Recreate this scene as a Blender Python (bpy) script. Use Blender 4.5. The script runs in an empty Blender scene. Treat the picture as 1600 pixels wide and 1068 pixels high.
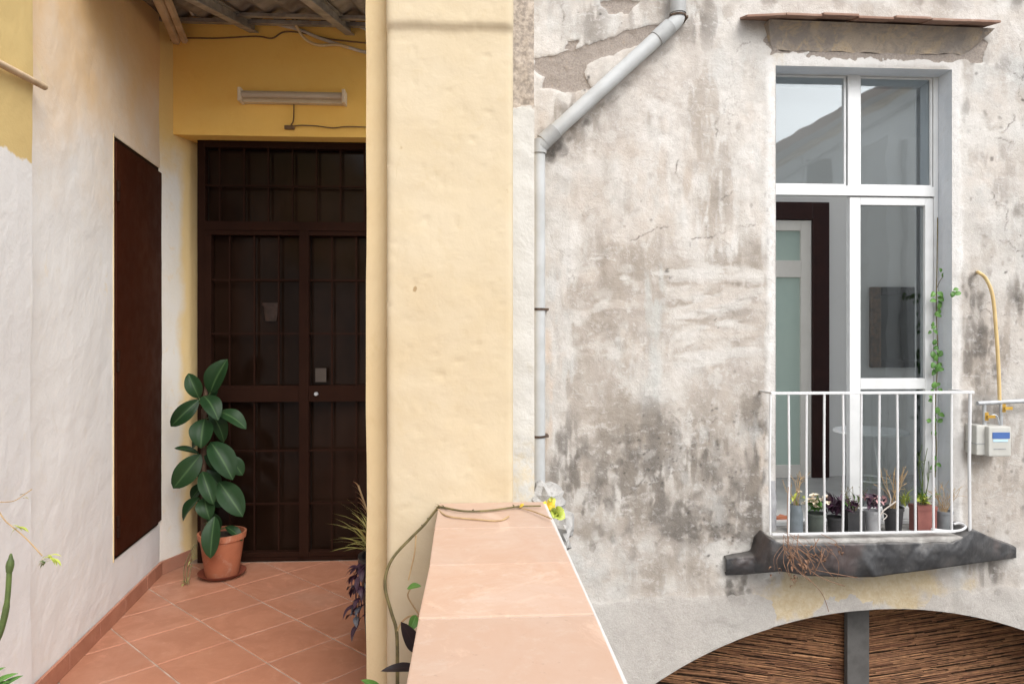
import bpy, bmesh, math, random
import numpy as np
from mathutils import Vector, Matrix, noise as mnoise
random.seed(7)
R = math.radians
scene = bpy.context.scene
COL = scene.collection

# ------------------------------------------------------------------ camera
TH, F, HC, HV = R(3.43), 1100.0, 1.47, 524.0      # yaw, focal length (photo px), eye height, horizon row
cd = bpy.data.cameras.new('camera')
cd.sensor_width = 36.0
cd.lens = 36.0 * F / 1600.0
cd.shift_y = -(534.0 - HV) / 1600.0
cd.clip_start, cd.clip_end = 0.02, 600.0
cam = bpy.data.objects.new('camera', cd)
cam.location = (0, 0, HC)
cam.rotation_euler = (R(90), 0, -TH)
COL.objects.link(cam)
scene.camera = cam

# ------------------------------------------------------------------ sky, sun, exposure (overcast day)
SUN_EL, SUN_AZ = R(45), R(-28)                     # light comes from behind the viewer, a little to the right
world = bpy.data.worlds.new('World')
scene.world = world
world.use_nodes = True
wn = world.node_tree
wn.nodes.clear()
sky = wn.nodes.new('ShaderNodeTexSky')
sky.sky_type = 'NISHITA'
sky.sun_disc = False
sky.sun_elevation = SUN_EL
sky.sun_rotation = R(152)
sky.air_density = 1.0
sky.dust_density = 2.0
hs = wn.nodes.new('ShaderNodeHueSaturation')
hs.inputs['Saturation'].default_value = 0.22       # cloud cover: greyed sky
bg = wn.nodes.new('ShaderNodeBackground')
bg.inputs['Strength'].default_value = 0.15
wo = wn.nodes.new('ShaderNodeOutputWorld')
wn.links.new(sky.outputs[0], hs.inputs['Color'])
wn.links.new(hs.outputs[0], bg.inputs['Color'])
wn.links.new(bg.outputs[0], wo.inputs['Surface'])
sl = bpy.data.lights.new('sun', 'SUN')
sl.energy = 1.0
sl.angle = R(50)
sl.color = (1.0, 0.975, 0.94)
sun = bpy.data.objects.new('sun', sl)
sd = Vector((math.cos(SUN_EL) * 0.47, -math.cos(SUN_EL) * 0.88, math.sin(SUN_EL)))   # towards the sun
sun.rotation_euler = sd.to_track_quat('Z', 'Y').to_euler()
COL.objects.link(sun)
vs = scene.view_settings
vs.view_transform = 'Standard'
vs.look = 'None'
vs.gamma = 1.0
vs.use_curve_mapping = False
vs.exposure = 1.35
scene.render.engine = 'CYCLES'
scene.cycles.max_bounces = 10
scene.cycles.diffuse_bounces = 6
scene.cycles.transparent_max_bounces = 12

# ------------------------------------------------------------------ measuring helpers (photo -> metres)
def ray(px):
    a = TH + math.atan((px - 800.0) / F)
    return math.sin(a), math.cos(a)
def at(px, py, Y):
    X = Y * math.tan(TH + math.atan((px - 800.0) / F))
    d = X * math.sin(TH) + Y * math.cos(TH)
    return Vector((X, Y, HC + (HV - py) * d / F))
def onz(px, py, z):
    d = (HC - z) * F / (py - HV)
    lat = (px - 800.0) / F * d
    return Vector((lat * math.cos(TH) + d * math.sin(TH), -lat * math.sin(TH) + d * math.cos(TH), z))
def proj(X, Y, Z):
    d = X * math.sin(TH) + Y * math.cos(TH)
    return 800 + F * (X * math.cos(TH) - Y * math.sin(TH)) / d, HV - F * (Z - HC) / d
def onwall(px, py, p, q):                          # on the vertical wall through plan points p, q
    sx, sy = ray(px)
    dx, dy = q[0] - p[0], q[1] - p[1]
    t = (p[0] * dy - p[1] * dx) / (sx * dy - sy * dx)
    X, Y = sx * t, sy * t
    d = X * math.sin(TH) + Y * math.cos(TH)
    return Vector((X, Y, HC + (HV - py) * d / F))

# ------------------------------------------------------------------ object helpers
def tag(o, label=None, cat=None, group=None, kind=None):
    if label: o['label'] = label
    if cat: o['category'] = cat
    if group: o['group'] = group
    if kind: o['kind'] = kind
    return o
def empty(name, loc=(0, 0, 0), label=None, cat=None, group=None, kind=None):
    o = bpy.data.objects.new(name, None)
    o.empty_display_size = 0.1
    COL.objects.link(o)
    o.location = loc
    return tag(o, label, cat, group, kind)
def link(name, me, mat, parent=None):
    o = bpy.data.objects.new(name, me)
    COL.objects.link(o)
    if mat is not None:
        for m in (mat if isinstance(mat, (list, tuple)) else [mat]):
            me.materials.append(m)
    if parent is not None:
        o.parent = parent
        pl = Vector(parent.location)
        if parent.parent: pl += Vector(parent.parent.location)
        o.location = -pl                            # geometry is written in world metres
    return o

class MB:
    def __init__(s):
        s.v, s.f, s.fm, s.at = [], [], [], {}
    def _n(s, pts, faces, m=0, attr=None):
        b = len(s.v)
        s.v += [tuple(p) for p in pts]
        s.f += [tuple(b + i for i in f) for f in faces]
        s.fm += [m] * len(faces)
        if attr is not None:
            for k, vals in attr.items():
                a = s.at.setdefault(k, {})
                for i, x in enumerate(vals): a[b + i] = x
        return b
    def quad(s, a, b, c, d, m=0): s._n([a, b, c, d], [(0, 1, 2, 3)], m)
    def box(s, x0, x1, y0, y1, z0, z1, m=0, M=None, attr=None):
        p = [Vector((x, y, z)) for z in (z0, z1) for y in (y0, y1) for x in (x0, x1)]
        if M is not None: p = [M @ q for q in p]
        s._n(p, [(0, 2, 3, 1), (4, 5, 7, 6), (0, 1, 5, 4), (2, 6, 7, 3), (0, 4, 6, 2), (1, 3, 7, 5)], m, attr)
        return s
    def tube(s, pts, r, n=8, m=0, caps=True, attr=None):
        pts = [Vector(p) for p in pts]
        if not isinstance(r, (list, tuple)): r = [r] * len(pts)
        rings, prev = [], None
        for i, p in enumerate(pts):
            t = (pts[min(i + 1, len(pts) - 1)] - pts[max(i - 1, 0)]).normalized()
            if prev is None:
                up = Vector((0, 0, 1)) if abs(t.z) < 0.9 else Vector((1, 0, 0))
                a = t.cross(up).normalized()
            else:
                a = (prev - t * prev.dot(t)).normalized()
            prev = a
            b = t.cross(a)
            rings.append([p + (a * math.cos(2 * math.pi * k / n) + b * math.sin(2 * math.pi * k / n)) * r[i] for k in range(n)])
        V = [q for rg in rings for q in rg]
        Fc = []
        for i in range(len(pts) - 1):
            for k in range(n):
                Fc.append((i * n + k, i * n + (k + 1) % n, (i + 1) * n + (k + 1) % n, (i + 1) * n + k))
        if caps:
            Fc.append(tuple(range(n - 1, -1, -1)))
            Fc.append(tuple((len(pts) - 1) * n + k for k in range(n)))
        s._n(V, Fc, m, attr)
        return s
    def lathe(s, c, prof, n=28, m=0, sx=1, sy=1):
        c = Vector(c)
        V = [c + Vector((r * sx * math.cos(2 * math.pi * k / n), r * sy * math.sin(2 * math.pi * k / n), z)) for r, z in prof for k in range(n)]
        Fc = [(i * n + k, i * n + (k + 1) % n, (i + 1) * n + (k + 1) % n, (i + 1) * n + k) for i in range(len(prof) - 1) for k in range(n)]
        s._n(V, Fc, m)
        return s
    def prism(s, poly, h0, h1, axis='z', m=0):     # polygon extruded along an axis
        n = len(poly)
        def p3(a, b, h): return {'z': (a, b, h), 'y': (a, h, b), 'x': (h, a, b)}[axis]
        V = [p3(a, b, h0) for a, b in poly] + [p3(a, b, h1) for a, b in poly]
        Fc = [tuple(range(n - 1, -1, -1)), tuple(range(n, 2 * n))] + [(i, (i + 1) % n, n + (i + 1) % n, n + i) for i in range(n)]
        s._n(V, Fc, m)
        return s
    def mesh(s, name, smooth=False, bevel=0, seg=2):
        me = bpy.data.meshes.new(name)
        me.from_pydata(s.v, [], s.f)
        me.polygons.foreach_set('material_index', s.fm)
        for k, d in s.at.items():
            a = me.attributes.new(k, 'FLOAT', 'POINT')
            a.data.foreach_set('value', [d.get(i, 0.0) for i in range(len(s.v))])
        bm = bmesh.new()
        bm.from_mesh(me)
        bmesh.ops.recalc_face_normals(bm, faces=bm.faces)
        if bevel:
            es = [e for e in bm.edges if len(e.link_faces) == 2 and e.calc_face_angle(0) > 0.5]
            bmesh.ops.bevel(bm, geom=es, offset=bevel, segments=seg, profile=0.6, affect='EDGES', clamp_overlap=True)
        bm.to_mesh(me)
        bm.free()
        if smooth:
            me.polygons.foreach_set('use_smooth', [True] * len(me.polygons))
            if smooth != 'all': me.set_sharp_from_angle(angle=R(40))
        return me
    def build(s, name, mat, parent=None, smooth=False, bevel=0, seg=2):
        return link(name, s.mesh(name, smooth, bevel, seg), mat, parent)

def smooth_path(pts, k=6):                           # Catmull-Rom
    pts = [Vector(p) for p in pts]
    out = []
    for i in range(len(pts) - 1):
        p0, p1, p2, p3 = pts[max(i - 1, 0)], pts[i], pts[i + 1], pts[min(i + 2, len(pts) - 1)]
        for j in range(k):
            t = j / k
            out.append(0.5 * ((2 * p1) + (p2 - p0) * t + (2 * p0 - 5 * p1 + 4 * p2 - p3) * t * t + (3 * p1 - p0 - 3 * p2 + p3) * t ** 3))
    out.append(pts[-1])
    return out

def leaf_into(mb, base, tip, width, nrm, fold=0.18, droop=0.1, nl=7, pointy=1.0, vary=0.5):
    base, tip, nrm = Vector(base), Vector(tip), Vector(nrm)
    ax = tip - base
    L = ax.length
    ax.normalize()
    sd_ = ax.cross(nrm).normalized()
    up = sd_.cross(ax).normalized()
    V, mid, rn = [], [], []
    for i in range(nl + 1):
        t = i / nl
        w = width * 0.5 * (math.sin(math.pi * min(1, t ** 1.0)) ** 0.62 if 0 < t < 1 else 0.02)
        if pointy > 1: w *= (1 - t) ** (0.25 * (pointy - 1)) if t < 1 else 0.02
        c = base + ax * (L * t) + up * (droop * L * 4 * (t - t * t) * 0.5 - droop * L * t * t * 0.4)
        for j in (-1, -0.5, 0, 0.5, 1):
            wob = 0.02 * width * math.sin(9 * t + 3 * j)
            V.append(c + sd_ * (w * j) + up * (abs(j) * w * fold * 1.6 - (abs(j) ** 2) * w * fold * 0.7 + wob * abs(j)))
            mid.append(1.0 if j == 0 else 0.0)
            rn.append(vary)
    Fc = []
    for i in range(nl):
        for j in range(4):
            Fc.append((i * 5 + j, i * 5 + j + 1, (i + 1) * 5 + j + 1, (i + 1) * 5 + j))
    mb._n(V, Fc, 0, {'mid': mid, 'rnd': rn})

# ------------------------------------------------------------------ numpy noise
def _h(ix, iy, s): 
    v = np.sin(ix * 127.1 + iy * 311.7 + s * 74.7) * 43758.5453
    return v - np.floor(v)
def vnoise(x, y, s=0.0):
    ix, iy = np.floor(x), np.floor(y)
    fx, fy = x - ix, y - iy
    fx, fy = fx * fx * (3 - 2 * fx), fy * fy * (3 - 2 * fy)
    a, b, c, d = _h(ix, iy, s), _h(ix + 1, iy, s), _h(ix, iy + 1, s), _h(ix + 1, iy + 1, s)
    return (a * (1 - fx) + b * fx) * (1 - fy) + (c * (1 - fx) + d * fx) * fy
def fbm(x, y, s=0.0, o=4):
    x, y = np.asarray(x, float), np.asarray(y, float)
    t, a, n = 0, 0.5, 0
    for i in range(o):
        t = t + a * vnoise(x * 2 ** i, y * 2 ** i, s + i * 3.1)
        n += a
        a *= 0.5
    return t / n

# ------------------------------------------------------------------ material helpers
class G:
    def __init__(s, name):
        s.m = bpy.data.materials.new(name)
        s.m.use_nodes = True
        s.t = s.m.node_tree
        s.t.nodes.clear()
        s.out = s.t.nodes.new('ShaderNodeOutputMaterial')
        s.pos = s.t.nodes.new('ShaderNodeNewGeometry').outputs['Position']
    def setv(s, sock, v):
        if hasattr(v, 'is_linked') or hasattr(v, 'links'): s.t.links.new(v, sock)
        elif isinstance(v, (tuple, list)) and len(v) == 3 and sock.type == 'RGBA': sock.default_value = (*v, 1)
        else: sock.default_value = v
    def n(s, typ, props=None, **inp):
        nd = s.t.nodes.new(typ)
        for k, v in (props or {}).items(): setattr(nd, k, v)
        for k, v in inp.items():
            s.setv(nd.inputs[k.replace('_', ' ')], v)
        return nd
    def noise(s, scale, detail=5, rough=0.55, dist=0.0, vec=None):
        return s.n('ShaderNodeTexNoise', Vector=vec if vec is not None else s.pos, Scale=scale, Detail=detail, Roughness=rough, Distortion=dist).outputs[0]
    def stretch(s, sx, sy, sz, loc=(0, 0, 0), rot=(0, 0, 0)):
        return s.n('ShaderNodeMapping', Vector=s.pos, Scale=(sx, sy, sz), Location=loc, Rotation=rot).outputs[0]
    def mix(s, fac, a, b, mode='MIX'):
        nd = s.t.nodes.new('ShaderNodeMix')
        nd.data_type, nd.blend_type = 'RGBA', mode
        s.setv(nd.inputs[0], fac)
        s.setv(nd.inputs[6], a)
        s.setv(nd.inputs[7], b)
        return nd.outputs[2]
    def ramp(s, v, lo, hi, a=0.0, b=1.0):
        nd = s.t.nodes.new('ShaderNodeMapRange')
        nd.interpolation_type = 'SMOOTHSTEP'
        s.setv(nd.inputs[0], v)
        for i, x in enumerate((lo, hi, a, b)): s.setv(nd.inputs[i + 1], x)
        return nd.outputs[0]
    def math(s, op, a, b=0.0):
        nd = s.t.nodes.new('ShaderNodeMath')
        nd.operation = op
        s.setv(nd.inputs[0], a)
        s.setv(nd.inputs[1], b)
        return nd.outputs[0]
    def attr(s, name): return s.n('ShaderNodeAttribute', {'attribute_name': name})
    def sep(s, v):
        nd = s.n('ShaderNodeSeparateXYZ')
        s.t.links.new(v, nd.inputs[0])
        return nd.outputs
    def bump(s, h, strength=0.4, dist=0.01, nrm=None):
        nd = s.n('ShaderNodeBump', Strength=strength, Distance=dist, Height=h)
        if nrm is not None: s.t.links.new(nrm, nd.inputs['Normal'])
        return nd.outputs[0]
    def done(s, col, rough=0.8, nrm=None, metal=0.0, spec=0.3, **kw):
        p = s.n('ShaderNodeBsdfPrincipled', Base_Color=col, Roughness=rough, Metallic=metal)
        p.inputs['Specular IOR Level'].default_value = spec
        for k, v in kw.items(): s.setv(p.inputs[k.replace('_', ' ')], v)
        if nrm is not None: s.t.links.new(nrm, p.inputs['Normal'])
        s.t.links.new(p.outputs[0], s.out.inputs['Surface'])
        return s.m

def simple(name, c1, c2=None, scale=6, rough=0.6, bump=0.0, bscale=40, metal=0.0, spec=0.3, dist=0.004):
    g = G(name)
    c2 = c2 or tuple(x * 0.8 for x in c1)
    n = g.ramp(g.noise(scale, 6, 0.6), 0.35, 0.65)
    nr = g.bump(g.noise(bscale, 4), bump, dist) if bump else None
    return g.done(g.mix(n, c1, c2), rough, nr, metal, spec)

def leafmat(name, c1, c2, midc, rough=0.35, spec=0.4):
    g = G(name)
    r = g.attr('rnd').outputs['Fac']
    n = g.noise(14, 4)
    c = g.mix(r, c1, c2)
    c = g.mix(g.ramp(n, 0.4, 0.75, 0, 0.35), c, tuple(x * 1.7 for x in c1))
    c = g.mix(g.ramp(g.noise(38, 6, 0.75), 0.63, 0.70, 0, 0.5), c, tuple(x * 2.2 + .012 for x in c1))
    c = g.mix(g.ramp(g.attr('mid').outputs['Fac'], 0.72, 1.0, 0, 0.8), c, midc)
    nr = g.bump(g.noise(60, 3), 0.15, 0.003)
    p = g.done(c, rough, nr, 0, spec)
    return p

def plaster(name, c1, c2, stain, scale=2.2, lump=0.5, extra=None, rough=0.9):
    g = G(name)
    n1 = g.noise(scale, 8, 0.62)
    n2 = g.noise(scale * 6, 6, 0.6, 0.6)
    c = g.mix(g.ramp(n1, 0.32, 0.68), c1, c2)
    c = g.mix(g.ramp(n2, 0.56, 0.74, 0, 0.45), c, stain)
    c = g.mix(g.ramp(g.noise(1, 6, 0.7, 0, g.stretch(9, 9, 1.1)), 0.58, 0.8, 0, 0.25), c, stain)
    if extra: c = extra(g, c)
    h = g.math('ADD', g.math('MULTIPLY', g.noise(9, 5, 0.5, 0.3), 1.0), g.math('MULTIPLY', g.noise(70, 4, 0.6), 0.16))
    return g.done(c, rough, g.bump(h, lump, 0.03), 0, 0.15)

# ------------------------------------------------------------------ materials
M = {}
def left_extra(g, c):
    z = g.sep(g.pos)[2]
    f = g.math('ADD', z, g.math('MULTIPLY', g.math('SUBTRACT', g.noise(2.2, 6, 0.6), 0.5), 1.3))
    c = g.mix(g.ramp(f, 1.9, 3.2, 0, 0.85), c, (0.72, 0.45, 0.17))  # old yellow paint towards the top, with warm bounced light painted in
    k = g.math('MULTIPLY', g.ramp(g.noise(3.2, 7, 0.7, 0.8), 0.60, 0.70), g.ramp(z, 1.2, 1.9))
    return g.mix(g.math('MULTIPLY', k, 0.5), c, (0.74, 0.60, 0.36))
M['white_wall'] = plaster('whitewashed plaster', (0.715, 0.70, 0.675), (0.745, 0.735, 0.715), (0.70, 0.66, 0.58), 1.6, 0.22, left_extra)
def near_extra(g, c):
    z = g.sep(g.pos)[2]
    f = g.math('ADD', z, g.math('MULTIPLY', g.math('SUBTRACT', g.noise(7, 4), 0.5), 0.16))
    return g.mix(g.ramp(f, 2.125, 2.14), c, (0.60, 0.45, 0.20))
M['near_wall'] = plaster('whitewashed plaster with yellow top', (0.68, 0.67, 0.655), (0.71, 0.70, 0.69), (0.68, 0.65, 0.58), 1.6, 0.2, near_extra)
M['yellow'] = plaster('ochre yellow plaster', (0.92, 0.585, 0.15), (0.93, 0.615, 0.18), (0.88, 0.54, 0.14), 2.0, 0.25)
def jamb_extra(g, c):
    z = g.sep(g.pos)[2]
    f = g.math('ADD', z, g.math('MULTIPLY', g.math('SUBTRACT', g.noise(5, 5), 0.5), 0.5))
    c = g.mix(g.ramp(f, 2.35, 2.8), c, (0.74, 0.52, 0.20))
    e = g.math('ADD', g.sep(g.pos)[1], g.math('MULTIPLY', g.math('SUBTRACT', g.noise(4, 5), 0.5), 0.16))
    return g.mix(g.ramp(e, 4.585, 4.66, 0, 0.85), c, (0.74, 0.53, 0.22))
M['jamb'] = plaster('cream jamb plaster', (0.72, 0.685, 0.62), (0.72, 0.66, 0.555), (0.72, 0.53, 0.25), 2.4, 0.25, jamb_extra)
def cream_extra(g, c):
    big = g.noise(1.1, 5, 0.6)
    c = g.mix(g.ramp(big, 0.42, 0.62, 0, 0.6), c, (0.445, 0.352, 0.222))
    v = g.n('ShaderNodeTexVoronoi', Vector=g.n('ShaderNodeMapping', Vector=g.pos, Scale=(9, 9, 6)).outputs[0], Scale=1.0).outputs['Distance']
    chip = g.math('MULTIPLY', g.ramp(g.math('ADD', v, g.math('MULTIPLY', g.noise(40, 4), 0.14)), 0.155, 0.12), g.ramp(g.noise(4, 3), 0.5, 0.6))
    c = g.mix(chip, c, (0.30, 0.215, 0.12))
    hair = g.n('ShaderNodeTexVoronoi', {'feature': 'DISTANCE_TO_EDGE'}, Vector=g.mix(0.06, g.pos, g.n('ShaderNodeTexNoise', Vector=g.pos, Scale=6.0).outputs[1]), Scale=4.5).outputs['Distance']
    hair = g.math('MULTIPLY', g.ramp(hair, 0.006, 0.0), g.ramp(g.noise(2.3, 4), 0.56, 0.66))
    return g.mix(g.math('MULTIPLY', hair, 0.5), c, (0.28, 0.21, 0.13))
M['cream'] = plaster('cream yellow plaster', (0.475, 0.396, 0.272), (0.492, 0.420, 0.305), (0.455, 0.37, 0.24), 2.5, 0.18, cream_extra)
M['cream_deep'] = plaster('deeper cream plaster', (0.60, 0.47, 0.28), (0.62, 0.50, 0.315), (0.55, 0.42, 0.235), 2.5, 0.25)
def strip_extra(g, c):
    z = g.sep(g.pos)[2]
    f = g.math('ADD', z, g.math('MULTIPLY', g.math('SUBTRACT', g.noise(12, 5, 0.65), 0.5), 0.10))
    grit = g.mix(g.ramp(g.noise(55, 5, 0.7), 0.35, 0.65), (0.42, 0.36, 0.30), (0.24, 0.205, 0.175))
    c = g.mix(g.ramp(f, 2.325, 2.34), c, grit)
    low = g.ramp(g.math('ADD', z, g.math('MULTIPLY', g.noise(9, 5), 0.25)), 1.28, 1.10)
    return g.mix(g.math('MULTIPLY', low, g.ramp(g.noise(20, 6, 0.7), 0.4, 0.62)), c, (0.50, 0.44, 0.34))
M['strip'] = plaster('pale cream render with bare top', (0.47, 0.455, 0.425), (0.49, 0.48, 0.455), (0.43, 0.40, 0.34), 3, 0.4, strip_extra)
M['ledge_side'] = plaster('white render', (0.50, 0.49, 0.475), (0.53, 0.52, 0.505), (0.40, 0.37, 0.33), 5, 0.4)

def tilemat(name, c1, c2, c3, rough):
    g = G(name)
    n = g.noise(5, 7, 0.65, 0.5)
    oi = g.n('ShaderNodeObjectInfo').outputs['Random']
    c = g.mix(g.ramp(n, 0.3, 0.7), c1, c2)
    c = g.mix(g.ramp(g.noise(16, 7, 0.7), 0.52, 0.75, 0, 0.7), c, c3)
    c = g.mix(g.math('MULTIPLY', oi, 0.55), c, tuple(x * 0.78 for x in c1))
    c = g.mix(g.ramp(g.noise(60, 4, 0.7), 0.62, 0.72, 0, 0.45), c, tuple(x * 0.55 for x in c1))
    c = g.mix(g.ramp(g.noise(3.1, 8, 0.72, 1.5), 0.55, 0.66, 0, 0.30), c, tuple(min(1, x * 1.35 + .03) for x in c1))
    c = g.mix(g.ramp(g.noise(1.4, 5), 0.5, 0.7, 0, 0.22), c, (0.42, 0.33, 0.27))
    h = g.noise(30, 5)
    return g.done(c, g.ramp(n, 0.3, 0.7, rough - 0.08, rough + 0.12), g.bump(h, 0.15, 0.004), 0, 0.4)
M['tile'] = tilemat('terracotta floor tile', (0.435, 0.195, 0.118), (0.36, 0.155, 0.092), (0.51, 0.275, 0.18), 0.42)
M['ledge_tile'] = tilemat('sun bleached terracotta tile', (0.495, 0.350, 0.272), (0.475, 0.305, 0.212), (0.54, 0.435, 0.365), 0.5)
M['skirting'] = tilemat('terracotta skirting', (0.42, 0.185, 0.115), (0.36, 0.15, 0.095), (0.48, 0.25, 0.17), 0.5)
M['grout'] = simple('pale grout', (0.46, 0.36, 0.29), (0.32, 0.215, 0.16), 9, 0.9, 0.3)
M['ledge_grout'] = simple('white grout', (0.55, 0.51, 0.47), (0.48, 0.43, 0.39), 9, 0.9, 0.3)
M['canopy_tile'] = tilemat('weathered canopy tile', (0.26, 0.16, 0.115), (0.20, 0.11, 0.08), (0.36, 0.29, 0.24), 0.8)

def brown(name, c1, c2, rough, bump=0.12):
    g = G(name)
    n = g.noise(3, 7, 0.6)
    c = g.mix(g.ramp(n, 0.3, 0.7), c1, c2)
    c = g.mix(g.ramp(g.noise(1, 6, 0.7, 0, g.stretch(22, 22, 1.6)), 0.55, 0.8, 0, 0.4), c, tuple(x * 1.6 for x in c1))
    return g.done(c, g.ramp(g.noise(11, 5), 0.3, 0.7, rough, rough + 0.15), g.bump(g.noise(26, 5), bump, 0.004), 0, 0.04)
M['brown_door'] = brown('brown painted steel', (0.050, 0.0135, 0.006), (0.040, 0.0105, 0.005), 0.45)
M['brown_iron'] = brown('brown painted iron', (0.024, 0.0100, 0.0062), (0.018, 0.0074, 0.0047), 0.55)
g = G('dark brown glass')
c = g.mix(g.ramp(g.noise(1.8, 4), 0.35, 0.65), (0.010, 0.005, 0.003), (0.019, 0.0095, 0.006))
M['dark_glass'] = g.done(c, g.ramp(g.noise(5, 4), 0.3, 0.7, 0.10, 0.2), g.bump(g.noise(3, 2), 0.04, 0.02), 0, 0.12)
M['steel'] = simple('grey steel', (0.42, 0.39, 0.35), (0.27, 0.245, 0.22), 12, 0.55, 0.2, 60, 0.3)
M['steel_dark'] = simple('dark steel', (0.09, 0.075, 0.06), (0.05, 0.042, 0.035), 12, 0.6, 0.2, 60)
M['roof_under'] = simple('fibre cement sheet', (0.30, 0.27, 0.23), (0.16, 0.13, 0.11), 5, 0.9, 0.4, 40)
M['roof_tile'] = tilemat('old roof tile', (0.36, 0.19, 0.12), (0.28, 0.15, 0.10), (0.42, 0.32, 0.24), 0.85)
M['timber'] = simple('pale timber', (0.55, 0.42, 0.28), (0.42, 0.31, 0.2), 8, 0.75, 0.3)
M['cable_grey'] = simple('grey cable', (0.62, 0.57, 0.50), (0.5, 0.45, 0.38), 10, 0.55)
M['cable_beige'] = simple('beige cable', (0.72, 0.56, 0.33), (0.62, 0.47, 0.26), 10, 0.55)
M['cable_dark'] = simple('brown cable', (0.2, 0.12, 0.06), (0.14, 0.085, 0.045), 10, 0.6)
M['black'] = simple('black plastic', (0.02, 0.019, 0.018), (0.03, 0.028, 0.026), 8, 0.45, 0.15)
M['lamp_body'] = simple('aged lamp plastic', (0.62, 0.53, 0.38), (0.56, 0.46, 0.31), 6, 0.45)
M['lamp_cap'] = simple('lamp end cap', (0.74, 0.64, 0.48), (0.66, 0.55, 0.4), 6, 0.5)
M['lamp_tube'] = simple('lamp tube', (0.50, 0.43, 0.34), (0.46, 0.38, 0.29), 6, 0.25)
g = G('aged terracotta pot')
c = g.mix(g.ramp(g.noise(6, 6), 0.35, 0.65), (0.42, 0.15, 0.078), (0.33, 0.115, 0.06))
c = g.mix(g.ramp(g.noise(11, 7, 0.7, 0.6), 0.54, 0.72, 0, 0.55), c, (0.50, 0.33, 0.25))
c = g.mix(g.ramp(g.noise(1, 6, 0.7, 0.3, g.stretch(26, 26, 3)), 0.56, 0.75, 0, 0.5), c, (0.20, 0.085, 0.05))
M['terracotta'] = g.done(c, 0.6, g.bump(g.noise(40, 5), 0.2, 0.004), 0, 0.3)
M['saucer'] = simple('dark terracotta saucer', (0.20, 0.055, 0.032), (0.15, 0.042, 0.026), 5, 0.45)
M['soil'] = simple('potting soil', (0.05, 0.035, 0.025), (0.025, 0.018, 0.013), 30, 1, 1.0, 60, dist=0.02)
M['bark'] = simple('brown bark', (0.09, 0.055, 0.035), (0.045, 0.028, 0.018), 25, 0.85, 0.5)
M['ficus'] = leafmat('rubber plant leaf', (0.011, 0.031, 0.011), (0.019, 0.047, 0.016), (0.065, 0.12, 0.045), 0.42, 0.18)
M['green'] = leafmat('green leaf', (0.06, 0.15, 0.03), (0.10, 0.22, 0.04), (0.16, 0.3, 0.1), 0.45)
M['ygreen'] = leafmat('yellow green leaf', (0.28, 0.34, 0.05), (0.38, 0.40, 0.07), (0.45, 0.45, 0.15), 0.5)
M['ochre_leaf'] = leafmat('yellow leaf', (0.60, 0.38, 0.03), (0.55, 0.46, 0.05), (0.6, 0.5, 0.2), 0.5)
M['spiky'] = leafmat('olive blade leaf', (0.20, 0.19, 0.05), (0.30, 0.27, 0.09), (0.35, 0.3, 0.13), 0.5)
M['purple'] = leafmat('purple leaf', (0.032, 0.014, 0.027), (0.065, 0.028, 0.05), (0.12, 0.05, 0.09), 0.45)
M['grey_leaf'] = leafmat('grey purple leaf', (0.07, 0.07, 0.085), (0.15, 0.16, 0.18), (0.2, 0.2, 0.22), 0.45)
M['dark_leaf'] = leafmat('blackish leaf', (0.016, 0.010, 0.012), (0.022, 0.013, 0.013), (0.035, 0.018, 0.02), 0.35)
M['petal'] = leafmat('cream petal', (0.78, 0.70, 0.55), (0.80, 0.66, 0.52), (0.8, 0.74, 0.6), 0.6)
M['pink'] = leafmat('dusty pink leaf', (0.42, 0.22, 0.23), (0.5, 0.3, 0.3), (0.5, 0.32, 0.3), 0.6)
M['stem_green'] = simple('green stem', (0.09, 0.13, 0.035), (0.06, 0.085, 0.03), 30, 0.6)
M['stem_olive'] = simple('olive stem', (0.16, 0.13, 0.055), (0.09, 0.075, 0.035), 30, 0.7)
M['stem_tan'] = simple('dry tan stem', (0.42, 0.30, 0.16), (0.32, 0.21, 0.11), 30, 0.8)
M['stem_rust'] = simple('dry rust stem', (0.26, 0.145, 0.09), (0.17, 0.095, 0.06), 30, 0.85)
M['pvc'] = simple('grey pvc pipe', (0.42, 0.43, 0.43), (0.36, 0.365, 0.36), 4, 0.45, 0.05, 30)
M['pvc_dark'] = simple('grimy pipe collar', (0.33, 0.335, 0.33), (0.26, 0.26, 0.255), 9, 0.6, 0.1)
M['rust'] = simple('rusty iron', (0.10, 0.065, 0.045), (0.05, 0.035, 0.028), 20, 0.85, 0.4)
def wpaint(name, c, c2, spot=0.62):
    g = G(name)
    k = g.mix(g.ramp(g.noise(7, 6), 0.35, 0.65), c, c2)
    k = g.mix(g.ramp(g.noise(45, 5, 0.7), spot, spot + 0.1, 0, 0.7), k, (0.34, 0.27, 0.2))
    return g.done(k, 0.4, g.bump(g.noise(50, 3), 0.1, 0.002), 0, 0.4)
M['white_frame'] = wpaint('white window paint', (0.62, 0.625, 0.62), (0.57, 0.575, 0.57), 0.67)
M['white_iron'] = wpaint('white railing paint', (0.62, 0.62, 0.62), (0.56, 0.56, 0.56), 0.64)
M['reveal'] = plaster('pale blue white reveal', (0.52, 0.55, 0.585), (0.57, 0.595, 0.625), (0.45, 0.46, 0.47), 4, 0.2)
M['room_white'] = plaster('room white', (0.72, 0.72, 0.71), (0.74, 0.74, 0.73), (0.68, 0.675, 0.66), 1.5, 0.05)
M['room_floor'] = simple('pale room floor', (0.42, 0.415, 0.40), (0.35, 0.345, 0.33), 4, 0.4)
M['wine'] = simple('dark mahogany paint', (0.030, 0.008, 0.006), (0.022, 0.006, 0.005), 6, 0.4)
M['door_white'] = simple('ivory door paint', (0.74, 0.71, 0.66), (0.70, 0.67, 0.62), 5, 0.4)
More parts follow.
